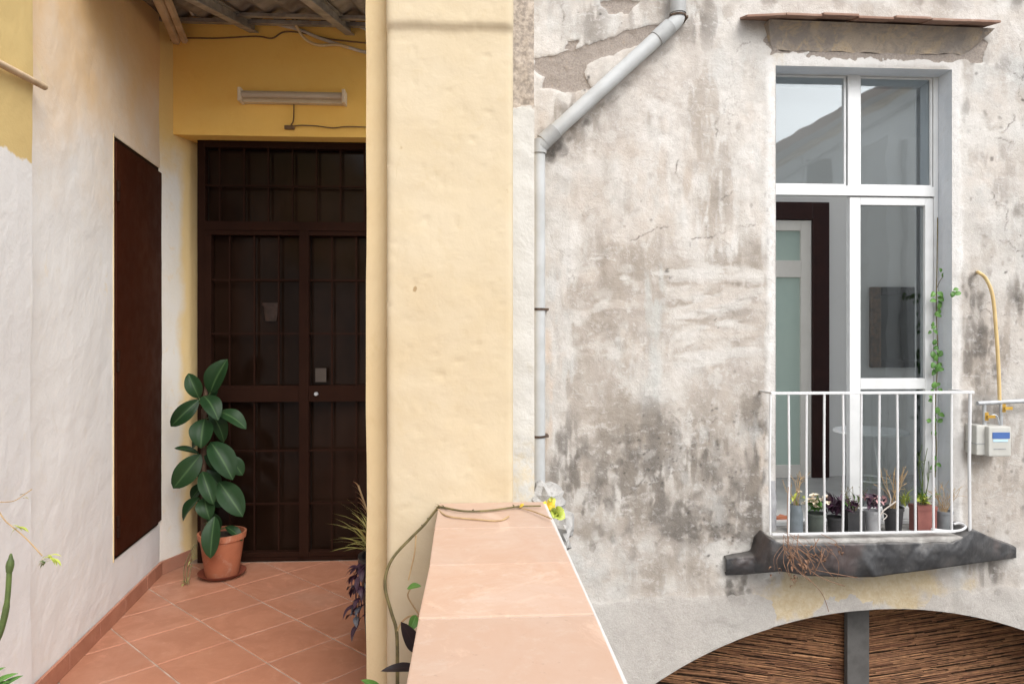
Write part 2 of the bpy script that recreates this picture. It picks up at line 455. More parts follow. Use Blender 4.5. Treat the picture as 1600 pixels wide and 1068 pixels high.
M['green_glass'] = simple('frosted green glass', (0.46, 0.56, 0.50), (0.42, 0.52, 0.47), 1.5, 0.25)
M['gilt'] = simple('aged gilt wood', (0.17, 0.09, 0.04), (0.05, 0.028, 0.016), 20, 0.5, 0.6, 40)
M['ebony'] = simple('dark carved wood', (0.018, 0.014, 0.012), (0.010, 0.008, 0.007), 20, 0.5, 0.6, 40)
M['canvas'] = simple('dark painted canvas', (0.035, 0.032, 0.028), (0.014, 0.013, 0.012), 4, 0.5)
M['concrete'] = simple('grey concrete', (0.40, 0.385, 0.36), (0.24, 0.225, 0.21), 8, 0.95, 0.6, 40, dist=0.01)
M['meter'] = simple('meter casing', (0.47, 0.465, 0.43), (0.42, 0.41, 0.375), 8, 0.45)
M['meter_blue'] = simple('blue label', (0.06, 0.12, 0.30), (0.07, 0.13, 0.33), 8, 0.4)
M['meter_cyan'] = simple('pale blue window', (0.45, 0.62, 0.72), (0.42, 0.58, 0.7), 8, 0.2)
M['galv'] = simple('galvanised pipe', (0.48, 0.50, 0.51), (0.36, 0.37, 0.38), 14, 0.45, 0.1, 40, 0.35)
M['brass'] = simple('yellow brass valve', (0.62, 0.40, 0.08), (0.5, 0.3, 0.06), 14, 0.4, 0.1, 40, 0.4)
M['hose'] = simple('yellow gas hose', (0.60, 0.45, 0.22), (0.54, 0.39, 0.18), 12, 0.5)
M['pot_grey'] = simple('grey plastic pot', (0.25, 0.26, 0.27), (0.17, 0.18, 0.185), 7, 0.5)
M['pot_blue'] = simple('grey blue jar', (0.17, 0.195, 0.215), (0.11, 0.13, 0.14), 7, 0.5)
M['pot_black'] = simple('black pot', (0.030, 0.030, 0.032), (0.045, 0.044, 0.045), 7, 0.5)
M['pot_white'] = simple('weathered white pot', (0.40, 0.40, 0.41), (0.27, 0.27, 0.28), 7, 0.5)
M['pot_green'] = simple('dull green bucket', (0.10, 0.12, 0.10), (0.07, 0.08, 0.07), 7, 0.5)
M['pot_rose'] = simple('rose terracotta pot', (0.25, 0.095, 0.078), (0.19, 0.07, 0.06), 7, 0.6)
M['paper'] = simple('white paper', (0.075, 0.06, 0.05), (0.06, 0.047, 0.038), 5, 0.8)
M['far_wall'] = plaster('grey courtyard render', (0.72, 0.73, 0.73), (0.78, 0.785, 0.78), (0.6, 0.605, 0.6), 0.7, 0.2)
M['ground'] = simple('courtyard paving', (0.24, 0.22, 0.20), (0.17, 0.155, 0.14), 2, 0.9, 0.4, 20)
M['dark_void'] = simple('dark shed boards', (0.05, 0.042, 0.036), (0.035, 0.03, 0.026), 4, 0.8, 0.2)
M['post'] = simple('grey timber post', (0.10, 0.095, 0.09), (0.075, 0.07, 0.066), 7, 0.8, 0.2)

def glass(name, fac, tint, rough=0.02):
    g = G(name)
    tr = g.n('ShaderNodeBsdfTransparent', Color=tint).outputs[0]
    gl = g.n('ShaderNodeBsdfGlossy', Color=(0.93, 0.96, 0.97), Roughness=rough,
             Normal=g.bump(g.noise(2.2, 2), 0.05, 0.02)).outputs[0]
    mx = g.t.nodes.new('ShaderNodeMixShader')
    fr = g.n('ShaderNodeFresnel', IOR=1.5).outputs[0]
    g.t.links.new(g.math('MULTIPLY_ADD', fr, 1.6) if False else g.math('ADD', g.math('MULTIPLY', fr, 1.6), fac), mx.inputs[0])
    g.t.links.new(tr, mx.inputs[1])
    g.t.links.new(gl, mx.inputs[2])
    g.t.links.new(mx.outputs[0], g.out.inputs['Surface'])
    return g.m
M['glass_top'] = glass('old reflective pane', 0.025, (0.86, 0.89, 0.90))
M['glass_low'] = glass('clear pane', 0.0, (0.78, 0.80, 0.80))

# black membrane, dust lying on whatever faces up
def brk2(g, v, n): return g.math('ADD', v, g.math('MULTIPLY', g.math('SUBTRACT', n, 0.5), 0.9))
g = G('black tarpaulin')
c = g.mix(g.ramp(g.noise(5, 7, 0.65), 0.4, 0.7), (0.032, 0.032, 0.034), (0.075, 0.073, 0.072))
c = g.mix(g.ramp(g.noise(16, 7, 0.7, 1.0), 0.55, 0.75, 0, 0.65), c, (0.13, 0.122, 0.115))
c = g.mix(g.ramp(g.noise(2.5, 5), 0.52, 0.66, 0, 0.5), c, (0.075, 0.045, 0.04))
nz_ = g.sep(g.n('ShaderNodeNewGeometry').outputs['Normal'])[2]
c = g.mix(g.ramp(brk2(g, nz_, g.noise(20, 5)), 0.35, 0.9, 0, 0.55), c, (0.15, 0.142, 0.134))
M['tarp'] = g.done(c, g.ramp(g.noise(8, 5), 0.3, 0.7, 0.38, 0.7), g.bump(g.noise(1, 7, 0.62, 1.4, g.stretch(16, 16, 7)), 0.25, 0.015), 0, 0.45)

# reed matting
g = G('brown reed')
r = g.attr('rnd').outputs['Fac']
c = g.mix(r, (0.17, 0.07, 0.032), (0.42, 0.215, 0.10))
c = g.mix(g.ramp(g.noise(18, 6, 0.7), 0.4, 0.7, 0, 0.6), c, (0.07, 0.030, 0.016))
M['reed'] = g.done(c, 0.65, None, 0, 0.3)

# weathered facade: stains with shapes of their own, carried by two painted masks and broken up by noise
g = G('weathered courtyard plaster')
A = g.sep(g.attr('stain').outputs['Vector'])
B = g.sep(g.attr('layer').outputs['Vector'])
Cc = g.sep(g.attr('mark').outputs['Vector'])
nl = g.noise(1.6, 9, 0.62, 0.4)
nm = g.noise(6.5, 9, 0.66, 0.9)
nf = g.noise(26, 8, 0.68, 0.5)
ng = g.noise(95, 5, 0.6)
streak = g.noise(1, 8, 0.62, 0.25, g.stretch(9, 9, 1.5))
brush = g.noise(1, 7, 0.66, 1.2, g.stretch(5, 5, 14, (0, 0, 0), (0, R(14), 0)))
c = g.attr('stain').outputs['Vector']
def brk(v, *ns):
    for n_, k in ns: v = g.math('ADD', v, g.math('MULTIPLY', g.math('SUBTRACT', n_, 0.5), k))
    return v
c = g.mix(g.ramp(brk(nf, (brush, 0.7)), 0.52, 0.72, 0, 0.35), c, (0.58, 0.56, 0.54))
c = g.mix(g.ramp(brk(ng, (streak, 0.8)), 0.50, 0.78, 0, 0.35), c, (0.26, 0.237, 0.215))
oc = g.ramp(brk(B[1], (nm, 0.9), (streak, 0.7)), 0.3, 0.75, 0, 0.9)
c = g.mix(oc, c, g.mix(g.ramp(nf, 0.3, 0.7), (0.43, 0.335, 0.20), (0.50, 0.42, 0.29)))
swl = g.noise(3.2, 8, 0.66, 1.6)
cem = g.ramp(brk(B[2], (nf, 0.10)), 0.45, 0.55)
cemc = g.mix(g.ramp(ng, 0.3, 0.7), (0.32, 0.30, 0.275), (0.44, 0.415, 0.385))
cemc = g.mix(g.ramp(nm, 0.35, 0.7, 0, 0.6), cemc, (0.38, 0.352, 0.325))
cemc = g.mix(g.ramp(swl, 0.5, 0.68, 0, 0.55), cemc, (0.27, 0.25, 0.23))
cemc = g.mix(0.3, cemc, g.attr('stain').outputs['Vector'])
cemc = g.mix(g.ramp(brk(nf, (ng, 0.5)), 0.70, 0.80), cemc, (0.58, 0.56, 0.52))
c = g.mix(cem, c, cemc)
peel = g.ramp(brk(B[0], (nf, 0.12)), 0.44, 0.56)
pc = g.mix(g.ramp(ng, 0.3, 0.7), (0.30, 0.26, 0.226), (0.215, 0.185, 0.162))
pc = g.mix(g.ramp(nf, 0.55, 0.75, 0, 0.6), pc, (0.36, 0.28, 0.21))
c = g.mix(peel, c, pc)
h = g.math('ADD', g.math('MULTIPLY', nm, 0.7), g.math('ADD', g.math('MULTIPLY', nf, 0.5), g.math('MULTIPLY', ng, 0.22)))
h = g.math('SUBTRACT', h, g.math('MULTIPLY', peel, 0.3))
h = g.math('ADD', h, g.math('MULTIPLY', A[1], 0.5))
M['facade'] = g.done(c, 0.93, g.bump(h, 0.55, 0.022), 0, 0.12)

# ================================================================== STRUCTURE
FY = 5.10                                            # facade plane
CZ = -3.2                                            # courtyard level
mb = MB()
mb.quad((-150, -150, CZ), (150, -150, CZ), (150, 150, CZ), (-150, 150, CZ))
tag(mb.build('courtyard_ground', M['ground']), kind='structure')

# ---- wall grid: u along a plan direction, v up; displaced outwards; optional rectangular holes
def grid_mesh(name, o, u, nrm, us, zs, disp=None, holes=(), mats=None, back=0.0):
    o, u, nrm = Vector(o), Vector(u), Vector(nrm)
    nu, nz = len(us), len(zs)
    U, Z = np.meshgrid(np.array(us), np.array(zs))
    D = disp(U, Z) if disp is not None else np.zeros_like(U)
    P = np.stack([o.x + u.x * U + nrm.x * D, o.y + u.y * U + nrm.y * D, Z], -1).reshape(-1, 3)
    fc = []
    for j in range(nz - 1):
        zc = (zs[j] + zs[j + 1]) / 2
        for i in range(nu - 1):
            uc = (us[i] + us[i + 1]) / 2
            if any(a < uc < b and c_ < zc < d for a, b, c_, d in holes): continue
            k = j * nu + i
            fc.append((k, k + 1, k + nu + 1, k + nu))
    V = [tuple(p) for p in P]
    if back:
        def ring(idx):
            b = len(V)
            for i in idx:
                p = Vector(V[i]) - nrm * back
                V.append(tuple(p))
            for a in range(len(idx) - 1):
                fc.append((idx[a], idx[a + 1], b + a + 1, b + a))
        ring([i for i in range(nu)])
        ring([(nz - 1) * nu + i for i in range(nu)])
        ring([j * nu for j in range(nz)])
        ring([j * nu + nu - 1 for j in range(nz)])
    me = bpy.data.meshes.new(name)
    me.from_pydata(V, [], fc)
    bm = bmesh.new(); bm.from_mesh(me)
    bmesh.ops.recalc_face_normals(bm, faces=bm.faces)
    bm.to_mesh(me); bm.free()
    me.polygons.foreach_set('use_smooth', [True] * len(me.polygons))
    me.set_sharp_from_angle(angle=R(50))
    return me
def steps(a, b, h):
    n = max(1, int(round((b - a) / h)))
    return [a + (b - a) * i / n for i in range(n + 1)]
def merge(*ls):
    s = sorted(x for l in ls for x in l)
    out = [s[0]]
    for x in s[1:]:
        if x - out[-1] > 1e-4: out.append(x)
    return out

# ---- walkway floor
K0, K1, K2 = Vector((-1.735, 2.87)), Vector((-1.905, 4.45)), Vector((-1.815, 4.69))
wdir = (K1 - K0).normalized()
KN = K0 - wdir * 4.6                                 # wall line carried on behind the viewer
ZL = 0.90                                            # parapet top
PXL = (onz(686.5, 788, ZL).x + onz(636.5, 1068, ZL).x) / 2
PXR = (onz(864, 815, ZL).x + onz(976, 1068, ZL).x) / 2
PF = 2.42                                            # pier face
mb = MB()
poly = [(KN.x - .02, KN.y), (-0.06, KN.y), (-0.06, 4.95), (K2.x - .3, 4.95), (K1.x - .02, K1.y), (K0.x - .02, K0.y)]
mb.prism(poly, -0.25, -0.004)
floor = mb.build('walkway_floor', M['grout'])
tag(floor, kind='structure')
# diagonal terracotta tiles, each its own piece, clipped to the walkway
T = 0.345
a0 = onz(313, 969, 0)
clip = [((K0.x, K0.y), (wdir.y, -wdir.x)), ((K1.x, K1.y), None), ((-0.07, 0), (-1, 0)), ((0, 4.72), (0, -1)), ((0, KN.y + .02), (0, 1))]
tilemesh = None
def tile_at(cx, cy):
    bm = bmesh.new()
    bmesh.ops.create_cube(bm, size=1)
    h = T / 2 - 0.004
    rot = R(44)
    ca, sa = math.cos(rot), math.sin(rot)
    for v in bm.verts:
        x, y = v.co.x * 2 * h, v.co.y * 2 * h
        v.co = Vector((cx + x * ca - y * sa, cy + x * sa + y * ca, 0.0 if v.co.z > 0 else -0.012))
    dirs = [(Vector((K0.x + .012, K0.y, 0)), Vector((-wdir.y, wdir.x, 0))), (Vector((K1.x + .012, K1.y, 0)), Vector((-(K2 - K1).normalized().y, (K2 - K1).normalized().x, 0))),
            (Vector((PXL - .02, 0, 0)), Vector((1, 0, 0))), (Vector((0, 4.66, 0)), Vector((0, 1, 0))), (Vector((0, KN.y + .02, 0)), Vector((0, -1, 0)))]
    for p, n in dirs:
        geom = bm.verts[:] + bm.edges[:] + bm.faces[:]
        r = bmesh.ops.bisect_plane(bm, geom=geom, plane_co=p, plane_no=n, clear_outer=True, dist=1e-5)
        ed = [e for e in r['geom_cut'] if isinstance(e, bmesh.types.BMEdge)]
        if ed: bmesh.ops.holes_fill(bm, edges=ed)
        if not bm.faces: break
    if len(bm.faces) < 4: bm.free(); return
    top = sum(f.calc_area() for f in bm.faces if f.normal.z > .9)
    if top < 0.0015: bm.free(); return
    es = [e for e in bm.edges if e.verts[0].co.z > -0.001 and e.verts[1].co.z > -0.001]
    bmesh.ops.bevel(bm, geom=es, offset=0.0025, segments=1, affect='EDGES', clamp_overlap=True)
    dz = random.uniform(-0.0012, 0.0008)
    for v in bm.verts: v.co.z += dz
    me = bpy.data.meshes.new('tile')
    bm.to_mesh(me); bm.free()
    link('tile', me, M['tile'], floor)
e1 = Vector((math.cos(R(44)), math.sin(R(44)))) * T
e2 = Vector((-math.sin(R(44)), math.cos(R(44)))) * T
for i in range(-22, 22):
    for j in range(-22, 22):
        c_ = Vector((a0.x, a0.y)) + e1 * (i + .5) + e2 * (j + .5)
        if -2.3 < c_.x < 0.25 and KN.y - .3 < c_.y < 4.95: tile_at(c_.x, c_.y)

# ---- left wall (white) with the brown service door in it
WT = 3.75
def lump(seed, a=0.006, b=0.0025):
    return lambda U, Z: (fbm(U * 2.2, Z * 2.2, seed, 3) - 0.5) * 2 * a + (fbm(U * 11, Z * 11, seed + 9, 3) - 0.5) * 2 * b
k0, k1 = (K0.x, K0.y), (K1.x, K1.y)
dn0, dn1 = onwall(177, 215, k0, k1), onwall(177, 872, k0, k1)
df0, df1 = onwall(262, 268, k0, k1), onwall(262, 812, k0, k1)
u_n = (Vector((dn0.x, dn0.y)) - K0).length
u_f = (Vector((df0.x, df0.y)) - K0).length
dz0, dz1 = (dn1.z + df1.z) / 2, (dn0.z + df0.z) / 2
WL = (K1 - K0).length
wn3 = Vector((wdir.y, -wdir.x, 0))                    # towards the walkway
left_wall = link('plaster_wall', grid_mesh('plaster_wall', (K0.x, K0.y, 0), (wdir.x, wdir.y, 0), wn3,
    merge(steps(0, u_n, .035), steps(u_n, u_f, .035), steps(u_f, WL, .035)), merge(steps(0, dz0, .035), steps(dz0, dz1, .035), steps(dz1, WT, .035)),
    lump(3.0), [(u_n, u_f, dz0, dz1)]), M['white_wall'])
tag(left_wall, 'white plaster wall with a flat brown door in it, left of the walkway', 'wall')
def wl(u, d, z): return Vector((K0.x + wdir.x * u + wn3.x * d, K0.y + wdir.y * u + wn3.y * d, z))
def wlbox(mb, u0, u1, d0, d1, z0, z1, m=0):
    V = [wl(u, d, z) for z in (z0, z1) for d in (d0, d1) for u in (u0, u1)]
    mb._n(V, [(0, 2, 3, 1), (4, 5, 7, 6), (0, 1, 5, 4), (2, 6, 7, 3), (0, 4, 6, 2), (1, 3, 7, 5)], m)
mb = MB()
for (a, b, c_, d) in ((u_n - .02, u_n, dz0 - .02, dz1 + .02), (u_f, u_f + .02, dz0 - .02, dz1 + .02), (u_n, u_f, dz0 - .02, dz0), (u_n, u_f, dz1, dz1 + .02)):
    wlbox(mb, a, b, -.09, -.012, c_, d)
mb.build('door_reveal', M['jamb'], left_wall)
mb = MB()
wlbox(mb, u_n - .005, u_n - .0005, -.02, .0045, dz0 - .004, dz1 + .006)
mb.build('paint_edge', M['cream_deep'], left_wall)
mb = MB()
fw = 0.035
for (a, b, c_, d) in ((u_n, u_n + fw, dz0, dz1), (u_f - fw, u_f, dz0, dz1), (u_n + fw, u_f - fw, dz1 - fw, dz1), (u_n + fw, u_f - fw, dz0, dz0 + fw)):
    wlbox(mb, a + .001, b - .001, -.08, -.004, c_ + .001, d - .001)
sdoor = mb.build('door', M['brown_iron'], left_wall, bevel=.002)
sdoor['label'] = 'flat brown painted steel service door'
mb = MB()
wlbox(mb, u_n + .022, u_f - .028, -.03, .008, dz0 + .022, dz1 - .028)
mb.build('leaf', M['brown_door'], sdoor, bevel=.003)
for py in (300, 563, 820):
    z = onwall(183, py, k0, k1).z
    mb = MB()
    for dz_ in (-.055, .003):
        p = wl(u_n + .022, .016, z + dz_)
        mb.tube([p, p + Vector((0, 0, .052))], .009, 8)
    mb.build('hinge', M['brown_iron'], sdoor, smooth=True)

# skirting tiles along the wall foot
def skirt(p, q, n0=.0):
    d = (q - p)
    L = d.length
    d.normalize()
    nn = Vector((d.y, -d.x))
    s = n0
    while s < L - .02:
        e = min(s + .33, L)
        a, b = p + d * (s + .002), p + d * (e - .002)
        V = [(a.x, a.y, .001), (b.x, b.y, .001), (b.x + nn.x * .014, b.y + nn.y * .014, .001), (a.x + nn.x * .014, a.y + nn.y * .014, .001)]
        mb = MB()
        mb._n(V + [(x, y, .083 + random.uniform(-.001, .001)) for x, y, z in V], [(0, 3, 2, 1), (4, 5, 6, 7), (0, 1, 5, 4), (1, 2, 6, 5), (2, 3, 7, 6), (3, 0, 4, 7)])
        mb.build('skirting_tile', M['skirting'], left_wall, bevel=.002)
        s = e
skirt(K0 + Vector((wn3.x, wn3.y)) * .004, K1 + Vector((wn3.x, wn3.y)) * .004, .0)

# ---- nearer wall pilaster, white below and yellow above
nw = link('near_wall', grid_mesh('near_wall', (KN.x, KN.y, 0), (wdir.x, wdir.y, 0), wn3, steps(0, 4.6 - .02, .05), steps(0, WT, .05),
    lambda U, Z: .028 + lump(8.0, .008, .002)(U, Z), back=.06), M['near_wall'])
tag(nw, 'nearest stretch of white wall with a ragged yellow painted top', 'wall')
pA, pB = onwall(-60, 68, (KN.x + wn3.x * .05, KN.y + wn3.y * .05), (K0.x + wn3.x * .05, K0.y + wn3.y * .05)), onwall(70, 136, (KN.x + wn3.x * .05, KN.y + wn3.y * .05), (K0.x + wn3.x * .05, K0.y + wn3.y * .05))
mb = MB()
far = pA + (pA - pB) * 2.2
far.z = pA.z + .05
mb.tube([far, pA, pB], .013, 10)
tag(mb.build('wall_conduit', M['timber'], smooth=True), 'thin cream conduit across the yellow patch of the near wall', 'conduit')

# ---- splayed jamb, lintel wall and the grille door
LY = 4.555
DY = 4.69
zd = at(420, 222, DY).z
zl = zd + .002
back_wall = empty('back_wall', (-1.1, 4.8, 0), 'yellow end wall over the grille door, cream jamb at its left', 'wall')
jd = (K2 - K1).normalized()
jl = (K2 - K1).length
mb = link('door_jamb', grid_mesh('door_jamb', (K1.x, K1.y, 0), (jd.x, jd.y, 0), (jd.y, -jd.x, 0), steps(-.02, jl + .1, .03), steps(0, WT, .04), lump(5., .004, .002)), M['jamb'], back_wall)
d1 = grid_mesh('lintel', (-1.97, LY, 0), (1, 0, 0), (0, -1, 0), steps(0, 1.97 - .0, .04), steps(zl, WT, .04), lump(6., .006, .0025), back=.5)
link('lintel', d1, M['yellow'], back_wall)
DXL, DXR = at(310, 0, DY).x, at(645, 0, DY).x
mb = MB()
mb.box(DXR, -.02, 4.58, 5.08, 0, zl - .002)
mb.build('side_wall', M['yellow'], back_wall)
mb = MB()
mb.box(DXL - .3, DXR + .3, DY + .11, DY + .2, 0, zl + .3)
mb.build('backing_wall', M['dark_void'], back_wall)
a, b = Vector((K1.x, K1.y)) + Vector((jd.y, -jd.x)) * .003, Vector((K2.x, K2.y))
skl = left_wall
mbp = []
skirt(a, b)
# door: frame mesh with bars, rails, panes as sub-parts
def dz(py): return at(420, py, DY).z
def dx(px): return at(px, 400, DY).x
mb = MB()
mb.box(DXL, DXL + .05, DY - .02, DY + .04, .0, zd)
mb.box(DXR - .05, DXR, DY - .02, DY + .04, .0, zd)
mb.box(DXL + .05, DXR - .05, DY - .02, DY + .04, zd - .045, zd)
mb.box(DXL + .05, DXR - .05, DY - .02, DY + .04, .004, .03)
door = mb.build('door', M['brown_iron'], back_wall, bevel=.003)
door['label'] = 'dark brown double door behind an iron grille'
def dpart(name, x0, x1, y0, y1, z0, z1, mat, bev=.002):
    m_ = MB(); m_.box(x0, x1, y0, y1, z0, z1)
    return m_.build(name, mat, door, bevel=bev)
zt0, zt1 = dz(361), dz(347)
dpart('transom_rail', DXL + .05, DXR - .05, DY - .03, DY + .035, zt0, zt1, M['brown_iron'])
cxl, cxr = dx(469), dx(484)
dpart('meeting_stile', cxl, cxr, DY - .034, DY + .03, .03, zt0, M['brown_iron'])
zk0, zk1 = dz(627), dz(602)
lx0, lx1 = DXL + .05, DXR - .05
for (xa, xb) in ((lx0, cxl), (cxr, lx1)):
    dpart('lock_rail', xa, xb, DY - .028, DY + .03, zk0, zk1, M['brown_iron'])
    for (za, zb) in ((.03, zk0), (zk1, zt0)):
        dpart('pane', xa + .002, xb - .002, DY + .045, DY + .055, za - .01, zb + .01, M['dark_glass'], 0)
    dpart('bottom_rail', xa, xb, DY - .025, DY + .028, .031, .062, M['brown_iron'])
    dpart('top_rail', xa, xb, DY - .025, DY + .028, zt0 - .03, zt0 - .001, M['brown_iron'])
dpart('pane', DXL + .052, DXR - .052, DY + .045, DY + .055, zt1, zd - .05, M['dark_glass'], 0)
def bar(x, z0, z1): 
    m_ = MB(); m_.box(x - .0055, x + .0055, DY - .012, DY + .0, z0, z1); m_.build('bar', M['brown_iron'], door)
def hbar(xa, xb, z): 
    m_ = MB(); m_.box(xa, xb, DY - .0135, DY - .0015, z - .006, z + .006); m_.build('cross_bar', M['brown_iron'], door)
sp = dx(382) - dx(344)
x = dx(344)
while x < DXR - .06:
    bar(x, zt1, zd - .045); x += sp
hbar(lx0, lx1, dz(291))
for xs, (xa, xb) in (((359.5, 398, 436), (lx0, cxl)), ((519, 557, 595), (cxr, lx1))):
    for px in xs:
        bar(dx(px), .06, zk0); bar(dx(px), zk1, zt0 - .03)
    for py in (437.5, 521, 703.5, 786): hbar(xa, xb, dz(py))
dpart('stile', lx0, lx0 + .04, DY - .026, DY + .028, .063, zt0 - .031, M['brown_iron'])
p = at(500, 586, DY - .04)
dpart('note', p.x - .035, p.x + .035, DY - .016, DY - .0145, p.z - .045, p.z + .045, M['paper'], 0)
p = at(494, 615, DY - .04)
mb = MB(); mb.lathe((0, 0, 0), [(0, .018), (.011, .018), (.013, .012), (.013, 0)], 14)
me = mb.mesh('lock'); me.transform(Matrix.Translation((p.x, DY - .034, p.z)) @ Matrix.Rotation(R(90), 4, 'X')); link('lock', me, M['galv'], door)

# reflection of a pot in the left leaf, built as a dim shape behind the bars
p = at(421, 487, DY - .0)
mb = MB()
mb.lathe((p.x, DY + .032, p.z - .06), [(.0, 0), (.036, 0), (.05, .10), (.058, .10), (.058, .12), (.05, .12)], 20, 0, 1, .2)
tag(mb.build('pot_reflection', simple('dim pot reflection', (0.045, 0.026, 0.019), (0.024, 0.014, 0.010), 22, .7), smooth=True), 'dim reflection of a pot in the left leaf of the grille door, built as a solid shape', 'pot')

# ---- porch roof: sloping sheets, steel bars
zr = at(420, 44, LY).z
sl_ = 0.24
RY0 = 3.35
def rz(y): return zr - sl_ * (LY - y)
roof = empty('porch_roof', (-1, 3.6, 3.2), 'grey sheet porch roof sloping up to the yellow wall, over the walkway', 'roof')
ny = 26
for s_ in range(3):
    xa, xb = -2.05 + s_ * .68, -2.05 + s_ * .68 + .70
    V, Fc = [], []
    nx = 40
    for j in range(2):
        y = (RY0 - .1, LY + .05)[j]
        for i in range(nx + 1):
            x = xa + (xb - xa) * i / nx
            V.append((x, y, rz(y) + .05 + .018 * math.sin(x * 2 * math.pi / .146) + s_ * .006))
    Fc = [(i, i + 1, nx + 1 + i + 1, nx + 1 + i) for i in range(nx)]
    V2 = [(x, y, z + .007) for x, y, z in V]
    b_ = len(V)
    Fc += [tuple(b_ + k for k in reversed(f)) for f in Fc]
    m_ = MB(); m_._n(V + V2, Fc); m_.build('sheet', M['roof_under'], roof, smooth='all')
def beam(pxf, pyf, w=.055, hgt=.06):
    f_ = at(pxf, pyf, LY - .03)
    x = f_.x
    x2 = x - (LY - RY0) * .065
    m_ = MB()
    for (o0, o1, h0, h1) in ((-w / 2, w / 2, 0, .008), (-.004, .004, .008, hgt), (-w / 2, w / 2, hgt, hgt + .006)):
        V = []
        for (xx, yy) in ((x2, RY0), (x, LY - .004)):
            zb = rz(yy) - .035
            V += [(xx + o0, yy, zb + h0), (xx + o1, yy, zb + h0), (xx + o1, yy, zb + h1), (xx + o0, yy, zb + h1)]
        m_._n(V, [(0, 1, 2, 3), (7, 6, 5, 4), (0, 4, 5, 1), (1, 5, 6, 2), (2, 6, 7, 3), (3, 7, 4, 0)])
    m_.build('beam', M['steel'], roof)
beam(395, 42); beam(546, 46); beam(690, 46)
mb = MB()                                             # boards between beams and a batten against the wall
mb.prism([(LY - .30, rz(LY - .30) + .012), (LY - .24, rz(LY - .24) + .012), (LY - .24, rz(LY - .24) + .032), (LY - .30, rz(LY - .30) + .032)], -1.5, -.1, 'x')
mb.build('batten', M['steel'], roof)
mb = MB()
mb.prism([(LY - .12, rz(LY - .12) + .005), (LY - .05, rz(LY - .05) + .005), (LY - .05, rz(LY - .05) + .03), (LY - .12, rz(LY - .12) + .03)], -1.9, -.1, 'x')
mb.build('batten', M['steel'], roof)
mb = MB()
fa, fb = at(288, 66, LY - .05), at(262, 0, 3.9)
fa2 = fb + (fb - fa) * 1.4
for off, w in ((0, .022), (-.05, .03)):
    mb.tube([fa + Vector((off, 0, .01)), fb + Vector((off, 0, 0)), fa2 + Vector((off, 0, 0))], w, 6)
mb.build('wall_plate', M['timber'], roof)
# flat slab over the walkway in front of the porch
# slab edge beam carried by the pier, above the frame
# ---- pier: cream plaster with rounded left moulding and a bare strip on its right
pier = empty('pier', (0, 2.5, 0), 'thick cream yellow plastered pier standing at the end of the tiled parapet', 'pier')
PX0, PX1 = at(604, 0, PF).x, at(802, 0, PF).x
zc = at(700, 44, PF).z
def pier_disp(U, Z):
    d = (fbm(U * 3, Z * 3, 21, 3) - .5) * .010 + (fbm(U * 14, Z * 14, 4, 3) - .5) * .0035
    bl = fbm(U * 42 + 7, Z * 42, 15, 2)
    d -= np.clip(bl - .74, 0, 1) * .02
    W = PX1 - PX0
    e = np.minimum(U, W - U)
    d -= np.clip(.02 - e, 0, 1) ** 2 * 30
    capital = 1 / (1 + np.exp(-(Z - zc + .012 * (fbm(U * 9, Z * 0, 2, 3) - .5)) / .0045))
    low = np.exp(-((Z - zc + .022) / .012) ** 2) * .006
    return d + capital * .018
link('shaft', grid_mesh('shaft', (PX0, PF, 0), (1, 0, 0), (0, -1, 0), steps(0, PX1 - PX0, .0095), merge(steps(.0, .7, .05), steps(.7, 2.8, .0095), steps(2.8, 4.4, .1)), pier_disp, back=.30), M['cream'], pier)
SX0, SX1 = at(574.5, 0, 2.60).x, at(612, 0, 2.60).x
def mold_disp(U, Z):
    W = SX1 - SX0
    wob = (fbm(Z * 1.6, Z * 0, 31, 3) - .5) * .012
    t = np.clip((U - wob * .6) / W, 0, 1)
    return .05 * np.sqrt(np.clip(1 - (np.abs(t - .36) / .66) ** 2.4, 0, 1)) - .05 + wob * .5 + (fbm(U * 9, Z * 5, 8, 3) - .5) * .004
mo = grid_mesh('moulding', (SX0, 2.56, 0), (1, 0, 0), (0, -1, 0), steps(0, SX1 - SX0, .006), merge(steps(0, 4.4, .03)), mold_disp, back=.14)
# slight waviness of the outer edge, as hand-laid plaster has
n_ = len(mo.vertices)
co = np.empty(n_ * 3); mo.vertices.foreach_get('co', co); co = co.reshape(-1, 3)
co[:, 0] += (fbm(co[:, 2] * 2.1, co[:, 2] * 0, 3, 3) - .5) * .010 - (co[:, 2] - 1.4) * .0022
mo.vertices.foreach_set('co', co.ravel())
link('moulding', mo, M['cream_deep'], pier)
RX0, RX1 = at(795, 0, 2.66).x, at(835, 0, 2.66).x
link('side_render', grid_mesh('side_render', (RX0, 2.66, 0), (1, 0, 0), (0, -1, 0), steps(0, RX1 - RX0, .008), merge(steps(.0, .8, .05), steps(.8, 2.9, .01), steps(2.9, 4.4, .1)),
     lambda U, Z: (fbm(U * 10, Z * 10, 11, 3) - .5) * .012 + np.where(Z + (fbm(U * 12, Z * 12, 6, 3) - .5) * .05 > 2.335, -.016 + (fbm(U * 40, Z * 40, 2, 2) - .5) * .01, 0), back=.2), M['strip'], pier)
# lintel beam above the walkway edge, from pier to pier

